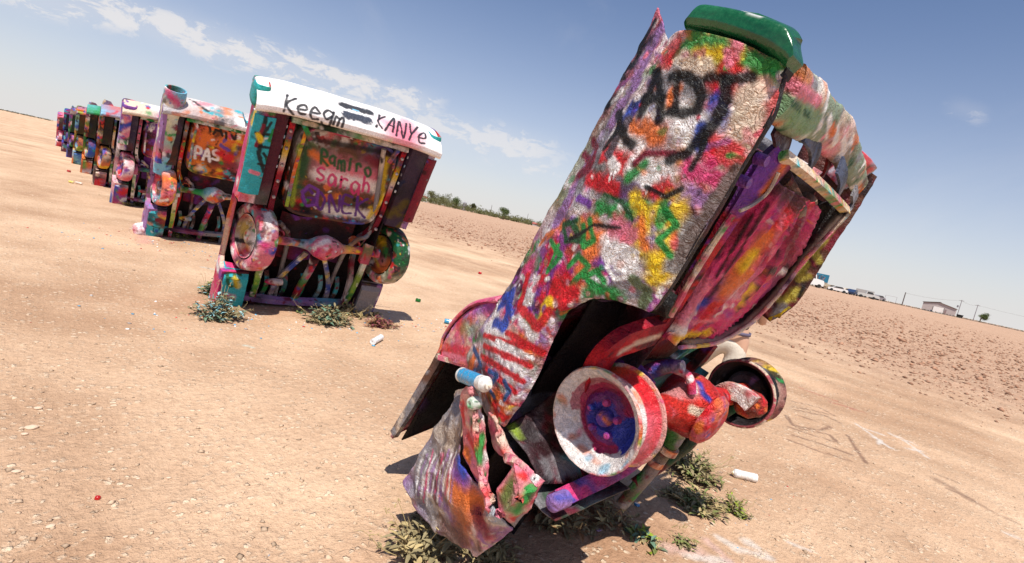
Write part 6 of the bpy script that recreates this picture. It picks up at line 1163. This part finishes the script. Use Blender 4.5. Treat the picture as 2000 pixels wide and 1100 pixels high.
# vehicles
def vehicle(kind, px, Zd, label, paint, yaw=0, cat='car'):
    P = far(px, Zd); o = empty(kind, (0, 0, 0), label, cat, 'vehicles parked on the roadside')
    if kind == 'parked_car': prof = [(-2.3, .35), (-2.35, .8), (-2.2, .95), (-1.4, 1.02), (-.7, 1.5), (.9, 1.55), (1.6, 1.08), (2.2, .95), (2.35, .7), (2.3, .35)]; gl = [(-1.15, 1.06), (-.62, 1.43), (.82, 1.47), (1.35, 1.08)]; L_ = 1.45
    elif kind == 'pickup_truck': prof = [(-2.8, .5), (-2.85, 1.15), (-.5, 1.2), (-.35, 1.9), (1.0, 1.9), (1.5, 1.25), (2.6, 1.15), (2.75, .9), (2.7, .5)]; gl = [(-.2, 1.28), (-.12, 1.8), (.92, 1.8), (1.32, 1.28)]; L_ = 1.8
    else: prof = [(-4.5, .8), (-4.5, 1.2), (-1.0, 1.3), (-.8, 3.3), (.6, 3.4), (.9, 2.3), (2.6, 2.1), (2.8, 1.6), (2.8, .6)]; gl = [(-.4, 2.3), (-.4, 3.0), (.45, 3.0), (.65, 2.3)]; L_ = 3.0
    wd = .9 if kind != 'semi_truck' else 1.2; k_ = len(prof); m = MB(); a = np.array([(x, -wd, z) for x, z in prof]); b_ = a*np.array([1, -1, 1]); k = m.addv(np.concatenate([a, b_])); m.f.append(tuple(range(k, k+k_))); m.f.append(tuple(range(k+2*k_-1, k+k_-1, -1)))
    for i in range(k_): j = (i+1) % k_; m.f.append((k+i, k+j, k+k_+j, k+k_+i))
    m.build('body', paint, o, smooth=False)
    for s in (-1, 1): g = [(x, s*(wd+.02), z) for x, z in gl]; MB().poly(g).build('side_window', M_GLS, o, smooth=False, solid=.03, weld=False)
    xs = (-1.45, 1.45) if kind != 'semi_truck' else (-3.6, -2.4, 1.8)
    for x in xs:
        for s in (-1, 1): MB().lathe([(-.12, 0), (-.12, .25), (-.12, .36 if kind != 'semi_truck' else .5), (.12, .36 if kind != 'semi_truck' else .5), (.12, 0)], (x, s*(wd-.05), .36 if kind != 'semi_truck' else .5), (0, 1, 0), 18).build('wheel', M_TYR, o)
    for s in (-1, 1): MB().box((prof[-1][0]-.04, s*.6-.15, .62), (prof[-1][0]+.06, s*.6+.15, .8)).build('headlight', wn, o, smooth=False)
    at_far(o, P, yaw); o.scale = (1.35,)*3; return P
vehicle('semi_truck', 1583, 190, 'white truck beside the billboard', M_WHT, math.pi*.06, 'truck')
vehicle('parked_car', 1636, 190, 'long white car parked on the far roadside', M_WHT, 0.05)
vehicle('parked_car', 1664, 190, 'small dark blue car seen end on, between the white car and the pickup', M_NVY, 1.35)
P = vehicle('pickup_truck', 1693, 190, 'silver pickup parked in front of a grey trailer', flat_mat('silver_paint', (.52, .52, .50), .35, 0, .03, 1, 0, .5), 0.1, 'pickup')
P = far(1687, 205); o = empty('cargo_trailer', (0, 0, 0), 'grey box trailer behind the silver pickup', 'trailer'); MB().box((-3, -1.1, .7), (3, 1.1, 2.9)).build('box', flat_mat('trailer_grey', (.36, .35, .34), .6, 0, .08, 1, 0), o, smooth=False)
for x in (-.5, .5): MB().lathe([(-.1, 0), (-.1, .4), (.1, .4), (.1, 0)], (x, -1.0, .4), (0, 1, 0), 16).build('wheel', M_TYR, o)
at_far(o, P)
vehicle('parked_car', 1619, 205, 'tan car mostly hidden beside the billboard posts', flat_mat('tan_paint', (.35, .27, .18), .4, 0, .05, 1, 0), .9)
vehicle('parked_car', 1650, 200, 'cream car behind the long white one', flat_mat('cream_paint', (.6, .5, .38), .4, 0, .05, 1, 0), .8)
vehicle('parked_car', 1713, 210, 'grey car just right of the silver pickup', M_STL, .9)
# road edge with dark verge
m = MB(); pts_ = np.array([far(px, 215, .10) for px in np.linspace(1540, 2120, 30)]); back_ = np.array([far(px, 226, .12) for px in np.linspace(1540, 2120, 30)]); m.grid(np.array([pts_, back_])); o = m.build('road', flat_mat('asphalt', (.07, .065, .065), .9, 0, .15, 1, 0), None, solid=.1); tagp(o, kind='structure')
# fence of thin posts along the road
rng = np.random.RandomState(4)
# leaf-clump trees
def crown(m, c, r, n, s, rng, fl=.8):
    for i in range(n):
        u = rng.normal(size=3); u /= np.linalg.norm(u); p = c+u*r*np.array([1, 1, fl])*(rng.rand()**.4)*(1+.25*math.sin(u[0]*5+u[2]*7)); a = rng.normal(size=3); a /= np.linalg.norm(a); b_ = np.cross(a, rng.normal(size=3)); b_ /= np.linalg.norm(b_); ss = s*rng.uniform(.5, 1.3)
        k = m.addv([p-a*ss, p+b_*ss*.6, p+a*ss, p-b_*ss*.6]); m.f.append((k, k+1, k+2, k+3))
LM = [leaf_mat('far_foliage_olive', (.115, .125, .045), .3), leaf_mat('far_foliage_green', (.07, .11, .03), .3), leaf_mat('far_foliage_dark', (.05, .065, .025), .3)]
for (px, Zd, h, w, mi, lab) in ((1914, 235, 4.8, 2.6, 1, 'lone round bushy tree right of the utility poles'), (983, 200, 5.0, 2.6, 1, 'round green tree standing above the far scrub between the first two cars'), (841, 240, 6.0, 3.4, 0, 'broad olive tree in the far scrub just right of the second car'), (868, 240, 6.4, 4.0, 0, 'wide green olive tree in the middle of the far scrub left part'), (890, 240, 5.6, 3.0, 1, 'dark green tree right of the widest one in the far scrub'), (922, 230, 4.6, 1.5, 2, 'small dark narrow tree in the far scrub'), (811, 250, 6.0, 3.2, 0, 'olive tree at the left end of the scrub, against the second car')):
    P = far(px, Zd); o = empty('tree', P, lab, 'tree', 'trees on the horizon'); MB().tube([(0, 0, -.4), (.1, 0, h*.35), (-.1, .1, h*.6)], [.25, .18, .08], 8).build('trunk', M_STEM, o); m = MB(); rg_ = np.random.RandomState(int(px))
    for k in range(7): crown(m, np.array([rg_.uniform(-1, 1)*w*.6, rg_.uniform(-1, 1)*w*.6, h*rg_.uniform(.38, .78)]), w*.48, 230, .20, rg_)
    m.build('crown', LM[mi], o, weld=False, smooth=False)
m = MB(); rg_ = np.random.RandomState(9)
for px in np.linspace(770, 1075, 150):
    P = far(px+rg_.uniform(-2, 2), rg_.uniform(225, 255)); hh = rg_.uniform(1.6, 4.2)*(1.0 if px < 930 else .75); crown(m, P+np.array([0, 0, hh*.45]), hh*.75, 130, .24, rg_, .75)
o = m.build('scrub', LM[0], None, weld=False, smooth=False); tagp(o, 'low band of olive scrub along the horizon between the first two cars', 'scrub', kind='stuff')
m = MB()
for px in np.linspace(1555, 2110, 130):
    P = far(px+rg_.uniform(-2, 2), 232); crown(m, P+np.array([0, 0, .3]), rg_.uniform(.3, .7), 24, .14, rg_, .5)
for px in np.linspace(-60, 100, 60):
    P = far(px+rg_.uniform(-2, 2), 260); crown(m, P+np.array([0, 0, .3]), rg_.uniform(.4, 1.0), 40, .16, rg_, .5)
o = m.build('verge_grass', LM[2], None, weld=False, smooth=False); tagp(o, 'dark thin line of verge grass along the far road', 'grass', kind='stuff')
P = far(828, 236); o = empty('house', (0, 0, 0), 'small pale house half hidden in the scrub near the second car', 'house'); m = MB(); m.box((-1.6, 0, -.3), (1.6, 3, 1.9)); m.build('wall', M_OPEN, o, smooth=False); m = MB(); m.tris([(-1.9, -.2, 1.9), (1.9, -.2, 1.9), (0, -.2, 2.9), (-1.9, 3.2, 1.9), (1.9, 3.2, 1.9), (0, 3.2, 2.9)], [(0, 1, 2), (3, 5, 4), (0, 2, 5, 3), (1, 4, 5, 2), (0, 3, 4, 1)]); m.build('roof', flat_mat('red_tile', (.30, .10, .07), .8), o, smooth=False); at_far(o, P)
P = far(906, 240); o = empty('silo', (0, 0, 0), 'grey silo shape behind the scrub left of the small dark tree', 'silo'); MB().lathe([(-.3, 0), (-.3, .9), (3.4, .9), (4.0, .2), (4.0, 0)], (0, 0, 0), (0, 0, 1), 20).build('tank', M_STL, o); at_far(o, P)
P = far(1047, 235); o = empty('barn', (0, 0, 0), 'low red roofed shed at the right end of the scrub', 'shed'); MB().box((-1.7, 0, -.3), (1.7, 3, .9)).build('wall', M_BW, o, smooth=False); m = MB(); m.tris([(-2, -.2, .9), (2, -.2, .9), (1.6, 1.5, 1.6), (-1.6, 1.5, 1.6), (-2, 3.2, .9), (2, 3.2, .9)], [(0, 1, 2, 3), (3, 2, 5, 4)]); m.build('roof', flat_mat('red_sheet', (.34, .10, .08), .7), o, smooth=False, solid=.1); at_far(o, P)
for px, h in ((957, 5.2), (1028, 4.8)):
    P = far(px, 240); o = MB().tube([(0, 0, -.3), (0, 0, h)], [.10, .08], 8).build('far_pole', M_POLE, None); o.location = P; tagp(o, 'thin far pole sticking up left of the round green tree' if px < 1000 else 'thin far pole right of the round green tree', 'pole', 'poles on the horizon')
